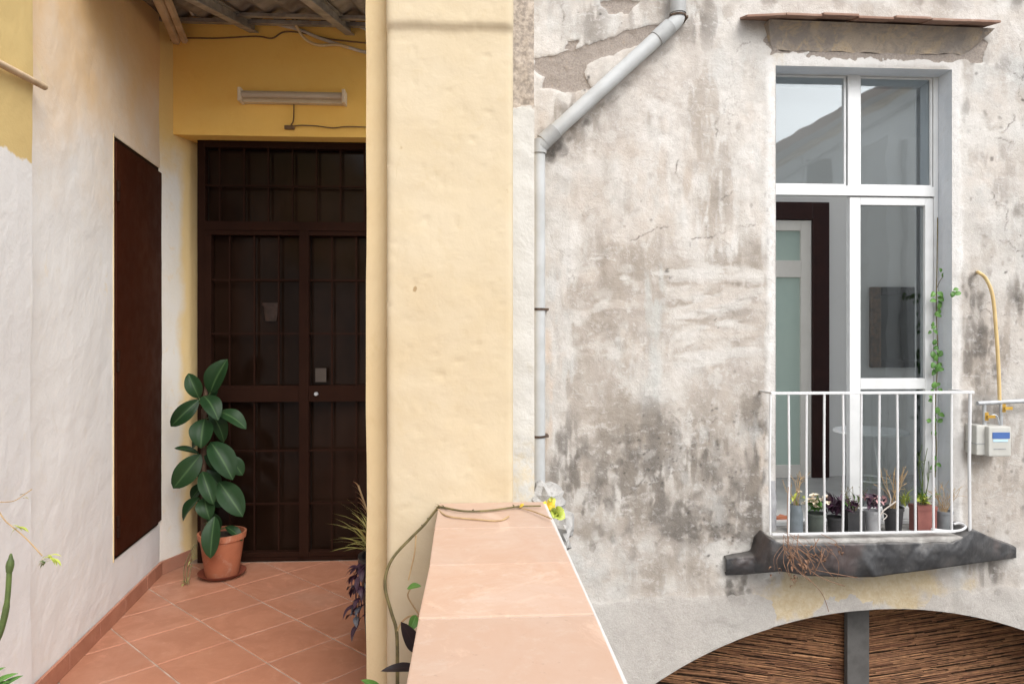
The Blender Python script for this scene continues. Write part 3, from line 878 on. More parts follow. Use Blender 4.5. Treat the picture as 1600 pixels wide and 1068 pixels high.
# ---- parapet with terracotta coping tiles
parapet = empty('parapet', (.1, 1, 0), 'walkway parapet capped with pale terracotta tiles running up to the pier', 'parapet')
mb = MB()
mb.box(PXL + .02, PXR + .012, -1.7, PF + .03, -.24, ZL - .013)
mb.build('body', M['ledge_side'], parapet, bevel=.004)
mb = MB()
mb.box(PXL + .004, PXR - .004, -1.69, PF - .004, ZL - .0125, ZL - .004)
mb.build('grout_bed', M['ledge_grout'], parapet)
y = PF - .008
first = .322
while y > -1.6:
    e = y - first
    first = .330
    mb = MB()
    j = random.uniform(-.0015, .0015)
    jr = [random.uniform(-.0025, .0025) for _ in range(4)]; zt_ = ZL + random.uniform(-.0008, .0008)
    V = [(PXL + jr[0], e + .003, ZL - .012), (PXR + jr[1], e + .003 + jr[2] * .6, ZL - .012), (PXR + jr[3], y - .003, ZL - .012), (PXL + jr[2], y - .003 + jr[0] * .6, ZL - .012)]
    mb._n(V + [(a_, b_, zt_) for a_, b_, c_ in V], [(0, 3, 2, 1), (4, 5, 6, 7), (0, 1, 5, 4), (1, 2, 6, 5), (2, 3, 7, 6), (3, 0, 4, 7)])
    mb.build('coping_tile', M['ledge_tile'], parapet, bevel=.003)
    y = e
mb = MB()                                             # far bay of the parapet, beyond the pier
mb.box(PXL + .02, PXR - .04, 2.95, 4.56, -.24, ZL - .05)
mb.build('far_bay', M['ledge_side'], parapet, bevel=.006)
mb = MB()
mb.box(-.06, .3, -1.6, 5.0, CZ, -.26)
mb.build('retaining_wall', M['far_wall'], parapet)

# crumbled masonry where the parapet meets the pier
def rock(name, c_, r, mat, seed, parent=None, sub=3, amp=.35):
    bm = bmesh.new()
    bmesh.ops.create_icosphere(bm, subdivisions=sub, radius=1)
    for v in bm.verts:
        q = v.co * 1.9 + Vector((seed, seed * 2, 0))
        k = 1 + amp * mnoise.noise(q) + amp * .5 * mnoise.noise(q * 2.7) + amp * .28 * mnoise.noise(q * 6)
        v.co = Vector((v.co.x * r[0] * k + c_[0], v.co.y * r[1] * k + c_[1], v.co.z * r[2] * k + c_[2]))
    me = bpy.data.meshes.new(name)
    bm.to_mesh(me); bm.free()
    me.polygons.foreach_set('use_smooth', [True] * len(me.polygons))
    me.set_sharp_from_angle(angle=R(28))
    return link(name, me, mat, parent)
M['rubble'] = plaster('broken plaster', (0.29, 0.28, 0.265), (0.38, 0.37, 0.355), (0.10, 0.09, 0.08), 9, 1.0)
rub = empty('broken_masonry', (.3, 2.6, .8), 'lump of crumbled whitish masonry at the outer end of the parapet', 'rubble')
p = at(852, 782, 2.72); rock('lump', p, (.075, .09, .07), M['rubble'], 3.1, rub)
p = at(874, 822, 2.62); rock('lump', p, (.055, .10, .06), M['rubble'], 5.2, rub)
p = at(838, 805, 2.66); rock('lump', p, (.09, .12, .05), M['rubble'], 8.4, rub)
p = at(862, 838, 2.64); rock('lump', p, (.06, .12, .10), M['rubble'], 1.7, rub)

# ================================================================== FACADE
def fx(px): return at(px, 500, FY).x
def fz(py, px=1350): return at(px, py, FY).z
WX0, WX1 = fx(1212), fx(1487)
WZ1 = fz(106)
ZB = at(1350, 836, 4.95).z                            # balcony floor
WZ0 = ZB
ACX, AZ1, AR = fx(1382), fz(950, 1382), 700 / 215.0
ASPR = AZ1 - 1.05
AH = math.sqrt(AR ** 2 - (AR - 1.05) ** 2)
def archz(x):
    t = abs(x - ACX)
    return AZ1 - AR + np.sqrt(np.maximum(AR ** 2 - t ** 2, 0))
ZS = AZ1 + .03
us = merge([-.0, .1, .3], steps(.42, WX0, .0085), steps(WX0, WX1, .0085), steps(WX1, fx(1640), .0085), [4.6, 5.2, 6, 7, 8])
us = merge(us, [ACX - AH, ACX - AH - .0015, ACX + AH, ACX + AH + .0015])
zu = merge(steps(ZS, WZ0, .0085), steps(WZ0, WZ1, .0085), steps(WZ1, fz(-30), .0085), [4.6, 5.2, 6, 7])
us_a = np.array(us)
rows = []
nlow = 26
bot = np.where(np.abs(us_a - ACX) <= AH + 1e-6, archz(us_a), CZ)
t_ = np.linspace(0, 1, nlow + 1)
low = [bot + (ZS - bot) * t for t in t_]              # bottom -> ZS
allz = low[:-1] + [np.full_like(us_a, z) for z in zu]
U = np.tile(us_a, (len(allz), 1))
Z = np.stack(allz)
dd = U * math.sin(TH) + FY * math.cos(TH)
PX = 800 + F * (U * math.cos(TH) - FY * math.sin(TH)) / dd
PY = HV - F * (Z - HC) / dd
# the plaster's own staining: layered washes, streaks, damp blotches and hairline cracks painted on a map of the wall
wx = PX + (fbm(PX / 38, PY / 38, 1.3, 4) - .5) * 62
wy = PY + (fbm(PX / 38, PY / 38, 7.7, 4) - .5) * 62
def blob(cx, cy, rx, ry, amp=1.0, soft=1.6):
    q = ((wx - cx) / rx) ** 2 + ((wy - cy) / ry) ** 2
    return amp * np.exp(-q ** (soft / 2) * 1.0)
rng = np.random.default_rng(11)
OX, OY, CW, CH = 790, -60, 880, 1500
yy_, xx_ = np.mgrid[0:CH, 0:CW].astype(float)
NZ1 = fbm(xx_ / 26, yy_ / 26, 2.1, 5) - .5
NZ2 = fbm(xx_ / 9, yy_ / 9, 5.7, 4) - .5
NZV = fbm(xx_ / 7, yy_ / 42, 8.3, 5) - .5
NZH = fbm(xx_ / 46, yy_ / 8, 3.9, 5) - .5
NZK = (NZ1 * 1.0 + NZ2 * .8, NZV * 1.6 + NZ2 * .5, NZH * 1.6 + NZ2 * .5)
BIG = fbm(xx_ / 120, yy_ / 120, 6.6, 4)
def lerp(a, b, t): return a * (1 - t[..., None]) + np.array(b) * t[..., None]
CV = lerp(np.ones((CH, CW, 3)) * np.array((.475, .442, .412)), (.525, .505, .482), np.clip((BIG - .4) * 4, 0, 1))
CV *= (1 + .16 * NZ1 + .10 * NZ2)[..., None]
def stamp(cx, cy, rx, ry, ang, col, alpha, rough=.9, kind=0, hard=.35):
    R_ = int(max(rx, ry) * 1.5) + 3
    x0, x1, y0, y1 = int(cx - OX) - R_, int(cx - OX) + R_, int(cy - OY) - R_, int(cy - OY) + R_
    x0, y0, x1, y1 = max(x0, 0), max(y0, 0), min(x1, CW), min(y1, CH)
    if x1 - x0 < 2 or y1 - y0 < 2: return
    X_, Y_ = xx_[y0:y1, x0:x1] - (cx - OX), yy_[y0:y1, x0:x1] - (cy - OY)
    ca, sa = math.cos(ang), math.sin(ang)
    q = np.sqrt(((X_ * ca + Y_ * sa) / rx) ** 2 + ((-X_ * sa + Y_ * ca) / ry) ** 2)
    nz = NZK[kind][y0:y1, x0:x1]
    m = np.clip((1 - q + nz * rough * 1.6) / hard, 0, 1)
    m = m * m * (3 - 2 * m) * alpha * np.clip(1.5 - q, 0, 1)
    CV[y0:y1, x0:x1] = lerp(CV[y0:y1, x0:x1], col, m)
def scatter(n, box, size, asp, cols, alpha, ang=(-.2, .2), kind=0, rough=.9, hard=.35, gauss=None):
    for _ in range(n):
        if gauss: cx, cy = rng.normal(gauss[0], gauss[2]), rng.normal(gauss[1], gauss[3])
        else: cx, cy = rng.uniform(box[0], box[2]), rng.uniform(box[1], box[3])
        sz = rng.uniform(*size); a = rng.uniform(*asp)
        stamp(cx, cy, sz / math.sqrt(a), sz * math.sqrt(a), rng.uniform(*ang), cols[rng.integers(len(cols))], rng.uniform(*alpha), rough, kind, hard)
WHT, WH2, PNK, TAN, GRY, GR2, COOL, DRK, DK2 = (.59, .58, .565), (.55, .535, .515), (.505, .46, .42), (.43, .38, .335), (.345, .308, .270), (.275, .244, .213), (.45, .455, .45), (.165, .15, .137), (.10, .092, .085)
scatter(420, (800, -50, 1650, 960), (10, 42), (.6, 1.8), [WHT, WH2, PNK, TAN, COOL, GRY, WH2], (.12, .4))
scatter(160, (800, -50, 1650, 960), (8, 30), (2, 5), [GRY, COOL, WH2, TAN], (.12, .35), (-.08, .08), 1)
# top band: sooty
scatter(60, (835, -50, 1120, 50), (10, 34), (.8, 2.5), [GRY, GR2, DRK, WH2, COOL], (.25, .6), kind=1)
scatter(40, (1100, -50, 1640, 18), (8, 30), (.5, 1.4), [GRY, GR2, WHT, DRK], (.2, .55))
# chalky upper field
scatter(90, (850, 150, 1200, 385), (10, 38), (.6, 2.2), [WHT, WHT, WH2, PNK], (.25, .65), (-.5, .5))
scatter(50, (1000, 220, 1190, 375), (10, 30), (2.5, 6), [WHT, WH2, PNK, TAN], (.25, .6), (-.1, .1), 1)
scatter(26, (1085, 150, 1140, 360), (12, 34), (1.6, 4), [GRY, GR2, GRY], (.25, .5), (-.06, .06), 1)
scatter(16, (980, 225, 1050, 360), (10, 26), (1, 2.5), [PNK, TAN], (.25, .5), kind=1)
# broad grey weathered field
scatter(26, (890, 430, 1190, 660), (40, 75), (.8, 1.8), [GRY, (.375, .34, .308)], (.4, .65), kind=0, hard=.8)
scatter(90, (880, 385, 1195, 680), (12, 44), (.9, 2.6), [GRY, GRY, (.37, .335, .305), GR2], (.25, .55), kind=1, hard=.5)
scatter(30, (1110, 385, 1195, 460), (10, 26), (1.5, 4), [GR2, GRY], (.25, .5), kind=1)
scatter(30, (940, 395, 1010, 450), (10, 26), (.8, 2), [GRY, GR2], (.2, .45), kind=0)
scatter(60, (1040, 420, 1190, 570), (8, 28), (.18, .5), [WHT, WH2, PNK], (.3, .7), (-.3, .12), 2)
scatter(46, (880, 400, 1000, 560), (6, 18), (.4, 1.6), [WHT, WH2, PNK], (.25, .6), (-.9, .3), 2)
scatter(30, (960, 520, 1060, 660), (8, 22), (2, 5), [WH2, PNK, COOL], (.25, .5), (-.1, .1), 1)
scatter(16, (1008, 430, 1034, 650), (10, 22), (3, 6), [(.46, .475, .47), (.50, .515, .51)], (.3, .55), (-.04, .04), 1)
scatter(34, (1030, 560, 1150, 660), (8, 24), (.7, 1.8), [PNK, WH2, WHT], (.3, .6))
scatter(60, (848, 400, 892, 700), (8, 24), (1.5, 4), [WHT, WH2, PNK, COOL], (.3, .65), (-.06, .1), 1)
scatter(16, (846, 520, 862, 740), (5, 12), (3, 7), [(.54, .455, .385)], (.3, .6), (0, .05), 1)
# damp, sooty lower field
scatter(50, (880, 640, 1195, 850), (26, 60), (.8, 2), [GRY, GR2, GR2], (.25, .5), kind=0, hard=.8)
for (gx_, gy_, sx_, sy_, n_) in ((985, 705, 34, 26, 24), (1060, 712, 34, 22, 22), (1112, 832, 34, 16, 60), (1145, 770, 26, 40, 26), (1182, 700, 10, 40, 22), (1180, 755, 10, 26, 12), (885, 735, 14, 34, 18), (960, 770, 34, 26, 14), (1050, 785, 60, 24, 22), (985, 845, 30, 16, 10), (1030, 800, 30, 20, 10), (1190, 850, 12, 30, 16)):
    scatter(int(n_ * 1.4), None, (6, 28), (.8, 2.8), [DRK, GR2, DRK, (.18, .165, .15)], (.28, .7), (-.15, .15), int(rng.integers(2)), 1.1, .5, (gx_, gy_, sx_, sy_))
    scatter(n_, None, (2.5, 8), (.8, 2.4), [DRK, DK2, DRK], (.25, .7), (-.2, .2), 0, 1.0, .4, (gx_, gy_, sx_, sy_))
scatter(34, (900, 690, 1170, 850), (5, 20), (.7, 2), [PNK, WH2, TAN, COOL], (.2, .55), kind=0)
scatter(30, (1060, 655, 1190, 720), (6, 20), (1, 3), [PNK, WH2, COOL], (.25, .5), kind=1)
scatter(22, (1186, 690, 1200, 800), (5, 14), (2.5, 6), [(.53, .45, .38), PNK], (.4, .75), (-.03, .03), 1)
scatter(70, (885, 850, 1190, 930), (8, 28), (.5, 1.6), [PNK, WH2, WH2, GRY, COOL], (.25, .6))
scatter(26, (960, 865, 1110, 925), (8, 24), (.8, 2.4), [GRY, GR2], (.2, .42), kind=1)
scatter(40, (890, 935, 1230, 1068), (2, 9), (.5, 1.6), [WHT, GR2, GRY], (.2, .6))
scatter(24, (1130, 860, 1210, 900), (8, 20), (.6, 1.4), [WHT, WH2], (.4, .7))
# dark streaks below the slanting pipe and at its elbow
for _ in range(54):
    t = rng.uniform(0, 1)
    stamp(862 + 190 * t + rng.uniform(-4, 6), 236 - 172 * t + rng.uniform(-2, 8), rng.uniform(5, 15), rng.uniform(2.5, 7), -.74, [DRK, DK2, GR2][rng.integers(3)], rng.uniform(.15, .55) * (1.25 - t), 1.0, 0, .6)
scatter(14, None, (5, 13), (.8, 1.8), [DRK, DK2], (.35, .7), kind=0, gauss=(862, 232, 9, 14))
scatter(26, None, (6, 20), (1.5, 4), [GR2, DRK], (.2, .5), kind=1, gauss=(890, 185, 26, 18))
# right of the window
scatter(46, (1500, 60, 1650, 380), (10, 34), (.7, 2), [PNK, WH2, WHT, COOL], (.25, .55))
scatter(20, (1560, 100, 1650, 360), (6, 20), (.6, 2), [GRY, GR2], (.2, .5))
scatter(70, (1500, 380, 1650, 780), (8, 34), (.8, 2.2), [GRY, GR2, GRY, DRK, PNK], (.2, .5), kind=1, hard=.5)
for (gx_, gy_, sx_, sy_, n_) in ((1540, 560, 20, 26, 22), (1512, 640, 8, 60, 22), (1560, 520, 24, 20, 12), (1535, 880, 24, 26, 26), (1580, 760, 20, 40, 14), (1598, 470, 16, 30, 12), (1516, 470, 8, 30, 8)):
    scatter(n_, None, (4, 18), (.8, 2.6), [DRK, GR2, DK2], (.2, .6), (-.15, .15), 1, 1.1, .5, (gx_, gy_, sx_, sy_))
scatter(30, (1500, 700, 1650, 920), (8, 24), (.8, 2.4), [TAN, GRY, PNK], (.2, .5), kind=1)
scatter(60, (1500, 40, 1650, 700), (5, 22), (.7, 2.4), [GRY, GR2, COOL, DRK], (.15, .45), kind=1)
scatter(90, (1500, 40, 1650, 920), (1.2, 5), (.6, 2.2), [DRK, GR2, DK2], (.25, .7), (-.4, .4), 0)
scatter(40, (1120, -50, 1650, 20), (4, 18), (.5, 1.6), [GR2, DRK, GRY, WHT], (.25, .6))
scatter(60, (840, 160, 1195, 400), (4, 18), (1, 4), [GRY, COOL, TAN, GR2], (.12, .38), (-.15, .15), 1)
scatter(120, (840, -40, 1195, 930), (1, 3.5), (.6, 2.2), [DRK, GR2, TAN], (.2, .6), (-.4, .4), 0)
# whitewashed band beside the window, flaking to grey
scatter(70, (1194, 100, 1212, 830), (4, 13), (2, 6), [WHT, WHT, (.60, .59, .575)], (.4, .8), (-.03, .03), 1)
scatter(70, (1194, 300, 1207, 820), (1.5, 5), (1, 4), [GR2, DRK, GRY], (.25, .7), (-.1, .1), 0)
scatter(40, (1488, 100, 1503, 830), (4, 12), (2, 6), [WHT, WHT], (.4, .8), (-.03, .03), 1)
scatter(24, (1490, 380, 1503, 820), (1.5, 5), (1, 4), [GR2, DRK, GRY], (.25, .6), (-.1, .1), 0)
scatter(12, None, (8, 16), (.8, 1.5), [DK2, DRK], (.4, .8), kind=0, gauss=(1155, 916, 10, 8))
# pits
for (gx_, gy_, sx_, sy_, n_) in ((1050, 712, 34, 18, 40), (1010, 700, 26, 22, 22), (985, 755, 40, 14, 14), (1120, 725, 20, 30, 16), (1040, 432, 7, 8, 6), (1130, 500, 14, 8, 5), (1090, 650, 40, 10, 10), (1120, 820, 40, 26, 26), (1560, 520, 30, 60, 18), (930, 30, 50, 30, 12), (1590, 260, 20, 80, 8)):
    for _ in range(n_):
        rr = rng.uniform(.7, 2.6)
        stamp(rng.normal(gx_, sx_), rng.normal(gy_, sy_), rr * rng.uniform(.9, 1.8), rr, rng.uniform(-.6, .6), (.055, .05, .045), rng.uniform(.4, .9), .5, 0, .5)
# hairline cracks, wandering and branching
def crack(pts, w=1.05, a=.9, wob=5.0, branch=.10):
    P_ = [np.array(p, float) for p in pts]
    for _ in range(5):
        Q = []
        for a_, b_ in zip(P_, P_[1:]):
            d = b_ - a_; L = np.hypot(*d) + 1e-6
            Q += [a_, (a_ + b_) / 2 + np.array((-d[1], d[0])) / L * rng.normal(0, .13) * L]
        P_ = Q + [P_[-1]]
        if np.hypot(*(P_[1] - P_[0])) < 2: break
    fade = 1.0
    for p in P_:
        fade = np.clip(fade + rng.normal(0, .16), .05, 1.1)
        stamp(p[0], p[1], w * rng.uniform(.8, 1.5), w * rng.uniform(.8, 1.4), 0, (.12, .105, .095), a * fade, .3, 0, .8)
        if branch and rng.random() < branch * .3:
            e = p + rng.normal(0, 14, 2)
            crack([p, e], w * .7, a * .7, 3, 0)
for c__ in ([(1135, 30), (1152, 82), (1146, 130), (1128, 180), (1118, 215)], [(1172, 66), (1150, 84)], [(985, 376), (1030, 356), (1052, 356)], [(1080, 374), (1112, 372), (1150, 358), (1180, 352)], [(1128, 312), (1144, 298)], [(1050, 650), (1080, 662), (1120, 660)],
            [(1575, 110), (1592, 150), (1610, 175)], [(1555, 215), (1580, 222), (1620, 240)], [(1530, 484), (1570, 492), (1620, 488)], [(1560, 375), (1590, 392), (1620, 380)], [(1175, 648), (1200, 642)], [(905, 78), (925, 96), (950, 84)], [(1550, 300), (1575, 330), (1570, 360)], [(1590, 60), (1600, 110)],
            [(900, 420), (915, 470)], [(1540, 600), (1590, 612)], [(960, 780), (990, 768), (1005, 750)], [(1060, 250), (1068, 290)], [(1585, 180), (1570, 205)]):
    crack(c__)
crack([(875, -20), (876, 62)], 1.6, .9, 2, 0)
for _ in range(10): stamp(rng.normal(913, 5), rng.normal(134, 6), rng.uniform(2, 5), rng.uniform(2, 5), 0, (.05, .045, .04), .8)
CV *= (.885 + .13 * NZ2 + .08 * NZV)[..., None]
CV = np.clip(CV * np.array((1.005, .985, .955)), .04, .66)
def sample(px_, py_):
    x = np.clip(px_ - OX, 0, CW - 1.01); y_ = np.clip(py_ - OY, 0, CH - 1.01)
    ix, iy = x.astype(int), y_.astype(int)
    fx_, fy_ = (x - ix)[..., None], (y_ - iy)[..., None]
    return (CV[iy, ix] * (1 - fx_) + CV[iy, ix + 1] * fx_) * (1 - fy_) + (CV[iy + 1, ix] * (1 - fx_) + CV[iy + 1, ix + 1] * fx_) * fy_
PAINT = sample(PX, PY)
lum = PAINT.mean(-1)
def polymask(pts, w=5, warp=.4):
    x = PX + (fbm(PX / 16, PY / 16, 2.3, 4) - .5) * 34 * warp
    y_ = PY + (fbm(PX / 16, PY / 16, 5.1, 4) - .5) * 34 * warp
    inside = np.zeros(x.shape, bool)
    dist = np.full(x.shape, 1e9)
    n = len(pts)
    for i in range(n):
        (x0, y0), (x1, y1) = pts[i], pts[(i + 1) % n]
        cnd = ((y0 > y_) != (y1 > y_)) & (x < (x1 - x0) * (y_ - y0) / ((y1 - y0) if y1 != y0 else 1e-9) + x0)
        inside ^= cnd
        l2 = (x1 - x0) ** 2 + (y1 - y0) ** 2
        tt = np.clip(((x - x0) * (x1 - x0) + (y_ - y0) * (y1 - y0)) / l2, 0, 1)
        dist = np.minimum(dist, np.hypot(x - x0 - tt * (x1 - x0), y_ - y0 - tt * (y1 - y0)))
    sdv = np.where(inside, dist, -dist)
    return 1 / (1 + np.exp(-sdv / w * 2))
peel = np.maximum.reduce([polymask([(832, 92), (905, 74), (975, 48), (1050, 34), (1040, 58), (985, 76), (930, 92), (908, 112), (925, 142), (885, 146), (845, 136), (852, 118), (836, 112)], 3),
        polymask([(1198, 40), (1545, 62), (1535, 92), (1500, 96), (1200, 86)], 3, .6), polymask([(938, 0), (1000, 0), (985, 22), (950, 18)], 3), polymask([(888, 64), (902, 64), (900, 78), (886, 76)], 2)])
ochre = sum(blob(*b) for b in [(1290, 925, 100, 34, 1.0), (1430, 915, 90, 34, .9), (1225, 945, 30, 20, .5), (1210, 70, 18, 40, .5), (1500, 80, 24, 30, .5), (1330, 70, 60, 12, .35)])
cement = np.maximum.reduce([polymask([(700, 955), (930, 945), (1000, 935), (1180, 930), (1207, 938), (1212, 960), (1206, 985), (1180, 1400), (700, 1400)], 4, .35),
        polymask([(1270, 958), (1285, 938), (1300, 930), (1310, 938), (1325, 925), (1345, 940), (1360, 936), (1370, 965), (1270, 975)], 3, .5),
        polymask([(1440, 950), (1455, 930), (1470, 932), (1500, 925), (1560, 920), (1700, 925), (1700, 1300), (1480, 1300), (1470, 965)], 4, .5)])
# white rendered band round the window
band = polymask([(1196, 88), (1260, 84), (1400, 84), (1500, 92), (1503, 900), (1486, 900), (1486, 106), (1213, 104), (1213, 900), (1198, 900)], 3, .3)
PAINT = lerp(PAINT, (.60, .59, .575), band * .55)
crk = np.zeros_like(U)
dark = np.clip((.26 - lum) * 5, 0, 1)
disp = (fbm(U * 1.3, Z * 1.3, 40, 3) - .5) * .03 + (fbm(U * 7, Z * 7, 41, 3) - .5) * .012
disp = disp - peel * .014 + band * .006 + cement * .006 + (fbm(U * 30, Z * 30, 42, 3) - .5) * .007 * np.clip(peel + dark, 0, 1)
edge = np.minimum(np.abs(U - WX0), np.abs(U - WX1))
disp *= np.clip(edge / .05, .15, 1)
disp -= crk * .004
NU, NZ = U.shape[1], U.shape[0]
P = np.stack([U, FY - disp, Z], -1).reshape(-1, 3)
Ic, Jc = np.meshgrid(np.arange(NU - 1), np.arange(NZ - 1))
uc = (us_a[:-1] + us_a[1:])[Ic] / 2
zc_ = (Z[:-1, :-1] + Z[1:, 1:]) / 2
keep = ~((uc > WX0) & (uc < WX1) & (zc_ > WZ0) & (zc_ < WZ1))
k_ = (Jc * NU + Ic)[keep]
faces = np.stack([k_, k_ + 1, k_ + NU + 1, k_ + NU], -1)
me = bpy.data.meshes.new('weathered_building')
me.vertices.add(len(P)); me.vertices.foreach_set('co', P.ravel())
me.loops.add(faces.size); me.loops.foreach_set('vertex_index', faces.ravel())
me.polygons.add(len(faces)); me.polygons.foreach_set('loop_start', np.arange(0, faces.size, 4))
me.update(calc_edges=True)
for nm_, trip in (('stain', (PAINT[..., 0], PAINT[..., 1], PAINT[..., 2])), ('layer', (peel, ochre, cement)), ('mark', (crk, band, band * 0))):
    a = me.attributes.new(nm_, 'FLOAT_VECTOR', 'POINT')
    a.data.foreach_set('vector', np.stack([q.ravel() for q in trip], -1).astype(np.float32).ravel())
me.polygons.foreach_set('use_smooth', [True] * len(me.polygons))
me.validate()
facade = link('weathered_building', me, M['facade'])
tag(facade, 'weathered stained plaster building across the courtyard with a tall window and an arch', 'building')

# window reveal and arch soffit
mb = MB()
D = .42
mb.quad((WX1, FY - .004, WZ0), (WX1, FY + D, WZ0), (WX1, FY + D, WZ1), (WX1, FY - .004, WZ1))
mb.quad((WX0, FY - .004, WZ0), (WX0, FY + D, WZ0), (WX0, FY + D, WZ1), (WX0, FY - .004, WZ1))
mb.quad((WX0, FY - .004, WZ1), (WX1, FY - .004, WZ1), (WX1, FY + D, WZ1), (WX0, FY + D, WZ1))
mb.build('window_reveal', M['reveal'], facade)
mb = MB()
xs = steps(ACX - AH, ACX + AH, .06)
for a, b in zip(xs, xs[1:]):
    za, zb = float(archz(np.array(a))), float(archz(np.array(b)))
    mb.quad((a, FY - .01, za), (b, FY - .01, zb), (b, FY + .6, zb), (a, FY + .6, za))
for x in (ACX - AH, ACX + AH):
    mb.quad((x, FY - .01, CZ), (x, FY + .6, CZ), (x, FY + .6, ASPR), (x, FY - .01, ASPR))
mb.build('arch_soffit', M['concrete'], facade, smooth=True)

# ---- window frame (white) and panes
GY = FY + .15
def gx(px): return at(px, 500, GY).x
def gz(py, px=1350): return at(px, py, GY).z
mb = MB()
y0, y1 = GY, GY + .06
XL, XR = WX0 + .002, gx(1468)
gz1 = WZ1 - .002
mb.box(gx(1459), WX1 - .002, y0, y1, WZ0 + .002, gz1)                          # right outer frame
mb.box(XL, gx(1203), y0, y1, WZ0 + .002, gz1) if gx(1203) > XL else mb.box(XL, XL + .03, y0, y1, WZ0 + .002, gz1)
mb.box(XL + .03, gx(1459), y0, y1, gz(118), gz1)                               # head
mb.box(XL + .03, gx(1459), y0 - .012, y1, gz(306), gz(291))                    # transom
mb.box(gx(1325), gx(1343), y0 - .004, y1, gz(291), gz(118))                    # upper mullion
mb.box(XL + .03, gx(1459), y0 - .02, y1 + .02, WZ0 + .002, WZ0 + .03)          # threshold
frame = mb.build('window', M['white_frame'], facade, bevel=.004)
frame['label'] = 'tall white framed window with its lower left leaf open'
def pane(x0, x1, z0, z1, mat, yy=.03):
    m_ = MB(); m_.box(x0, x1, GY + yy, GY + yy + .004, z0, z1); return m_.build('pane', mat, frame)
pane(XL + .028, gx(1326), gz(292), gz(117), M['glass_top'])
pane(gx(1342), gx(1460), gz(292), gz(117), M['glass_top'], .034)
for (x0, x1, mm) in ((XL + .03, gx(1323), 0), (gx(1344), gx(1458), 0)):           # glazing beads
    m_ = MB()
    for a, b, c_, d in ((x0, x0 + .012, gz(290), gz(119)), (x1 - .012, x1, gz(290), gz(119)), (x0 + .012, x1 - .012, gz(290), gz(290) + .012), (x0 + .012, x1 - .012, gz(119) - .012, gz(119))):
        m_.box(a, b, GY + .012, GY + .029, c_, d)
    m_.build('glazing_bead', M['white_frame'], frame)
# right leaf (closed)
lz0, lz1 = WZ0 + .035, gz(308)
m_ = MB()
m_.box(gx(1328), gx(1345), y0 + .002, y1 - .005, lz0, lz1)
m_.box(gx(1446), gx(1458.5), y0 + .002, y1 - .005, lz0, lz1)
m_.box(gx(1345), gx(1446), y0 + .002, y1 - .005, gz(320), lz1)
m_.box(gx(1345), gx(1446), y0 + .002, y1 - .005, gz(608), gz(591))
m_.box(gx(1345), gx(1446), y0 + .002, y1 - .005, lz0, lz0 + .09)
m_.build('leaf', M['white_frame'], frame, bevel=.004)
pane(gx(1344), gx(1447), gz(592), gz(319), M['glass_low'], .028)
pane(gx(1344), gx(1447), lz0 + .085, gz(607), M['glass_low'], .032)
# left leaf swung open inwards, against the inside wall
m_ = MB()
hx = XL + .034
wl_ = gx(1328) - hx
for a, b, c_, d in ((0, .07, lz0, lz1), (wl_ - .07, wl_, lz0, lz1), (.07, wl_ - .07, lz1 - .06, lz1), (.07, wl_ - .07, lz0, lz0 + .09)):
    m_.box(hx - .045, hx - .003, GY + .07 + a, GY + .07 + b, c_, d)
m_.build('open_leaf', M['white_frame'], frame, bevel=.003)

# ---- tile canopy over the window
can = empty('window_canopy', (fx(1370), FY, fz(60)), 'small terracotta tiled canopy above the tall white window', 'canopy')
CP = .19
cL, cR = at(1172, 20, FY - CP), at(1566, 36, FY - CP)
nt = 7
for i in range(nt):
    a, b = i / nt, (i + 1) / nt
    xa, xb = cL.x + (cR.x - cL.x) * a + .002, cL.x + (cR.x - cL.x) * b - .002
    za, zb = cL.z + (cR.z - cL.z) * a, cL.z + (cR.z - cL.z) * b
    j = random.uniform(-.006, .006)
    k = random.uniform(-.012, .012)
    th = .019
    V = [(xa, FY - CP + k, za + j), (xb, FY - CP + k, zb + j), (xb, FY + .04, zb + j + .05), (xa, FY + .04, za + j + .05)]
    if i == 0: V[0] = (xa, FY - CP + .06, za + j)
    m_ = MB()
    m_._n(V + [(x, y_, z + th) for x, y_, z in V], [(0, 3, 2, 1), (4, 5, 6, 7), (0, 1, 5, 4), (1, 2, 6, 5), (2, 3, 7, 6), (3, 0, 4, 7)])
    m_.build('canopy_tile', M['canopy_tile'], can, bevel=.005)
# corbelled plaster cove under the canopy
V, Fc = [], []
nu_, nv_ = 60, 8
for j in range(nv_ + 1):
    t = j / nv_
    for i in range(nu_ + 1):
        s = i / nu_
        xl = fx(1196) + (fx(1208) - fx(1196)) * (1 - t) ** 1.2
        xr = fx(1543) - (fx(1543) - fx(1505)) * (1 - t) ** 1.2
        x = xl + (xr - xl) * s
        zt = cL.z + (cR.z - cL.z) * (x - cL.x) / (cR.x - cL.x) + .012
        zb = fz(82)
        n1 = (float(fbm(x * 8, t * 3, 4, 3)) - .5)
        V.append((x, FY + .010 - .085 * t ** 1.5 - n1 * .03 * (1 - t), zb + (zt - zb) * t + n1 * .03 * (1 - t)))
for j in range(nv_):
    for i in range(nu_):
        k = j * (nu_ + 1) + i
        Fc.append((k, k + 1, k + nu_ + 2, k + nu_ + 1))
b_ = len(V)
for j in range(nv_ + 1):
    for e in (0, nu_):
        x, y_, z = V[j * (nu_ + 1) + e]
        V.append((x + (-.012 if e == 0 else .012), FY + .02, z))
for j in range(nv_):
    for q, e in enumerate((0, nu_)):
        Fc.append((j * (nu_ + 1) + e, (j + 1) * (nu_ + 1) + e, b_ + (j + 1) * 2 + q, b_ + j * 2 + q))
g = G('bare cove plaster')
c = g.mix(g.ramp(g.noise(5, 8, .65, .6), .4, .62), (0.36, 0.30, 0.235), (0.25, 0.22, 0.195))
c = g.mix(g.ramp(g.noise(9, 8, .7, 1), .5, .66, 0, .6), c, (0.46, 0.35, 0.215))
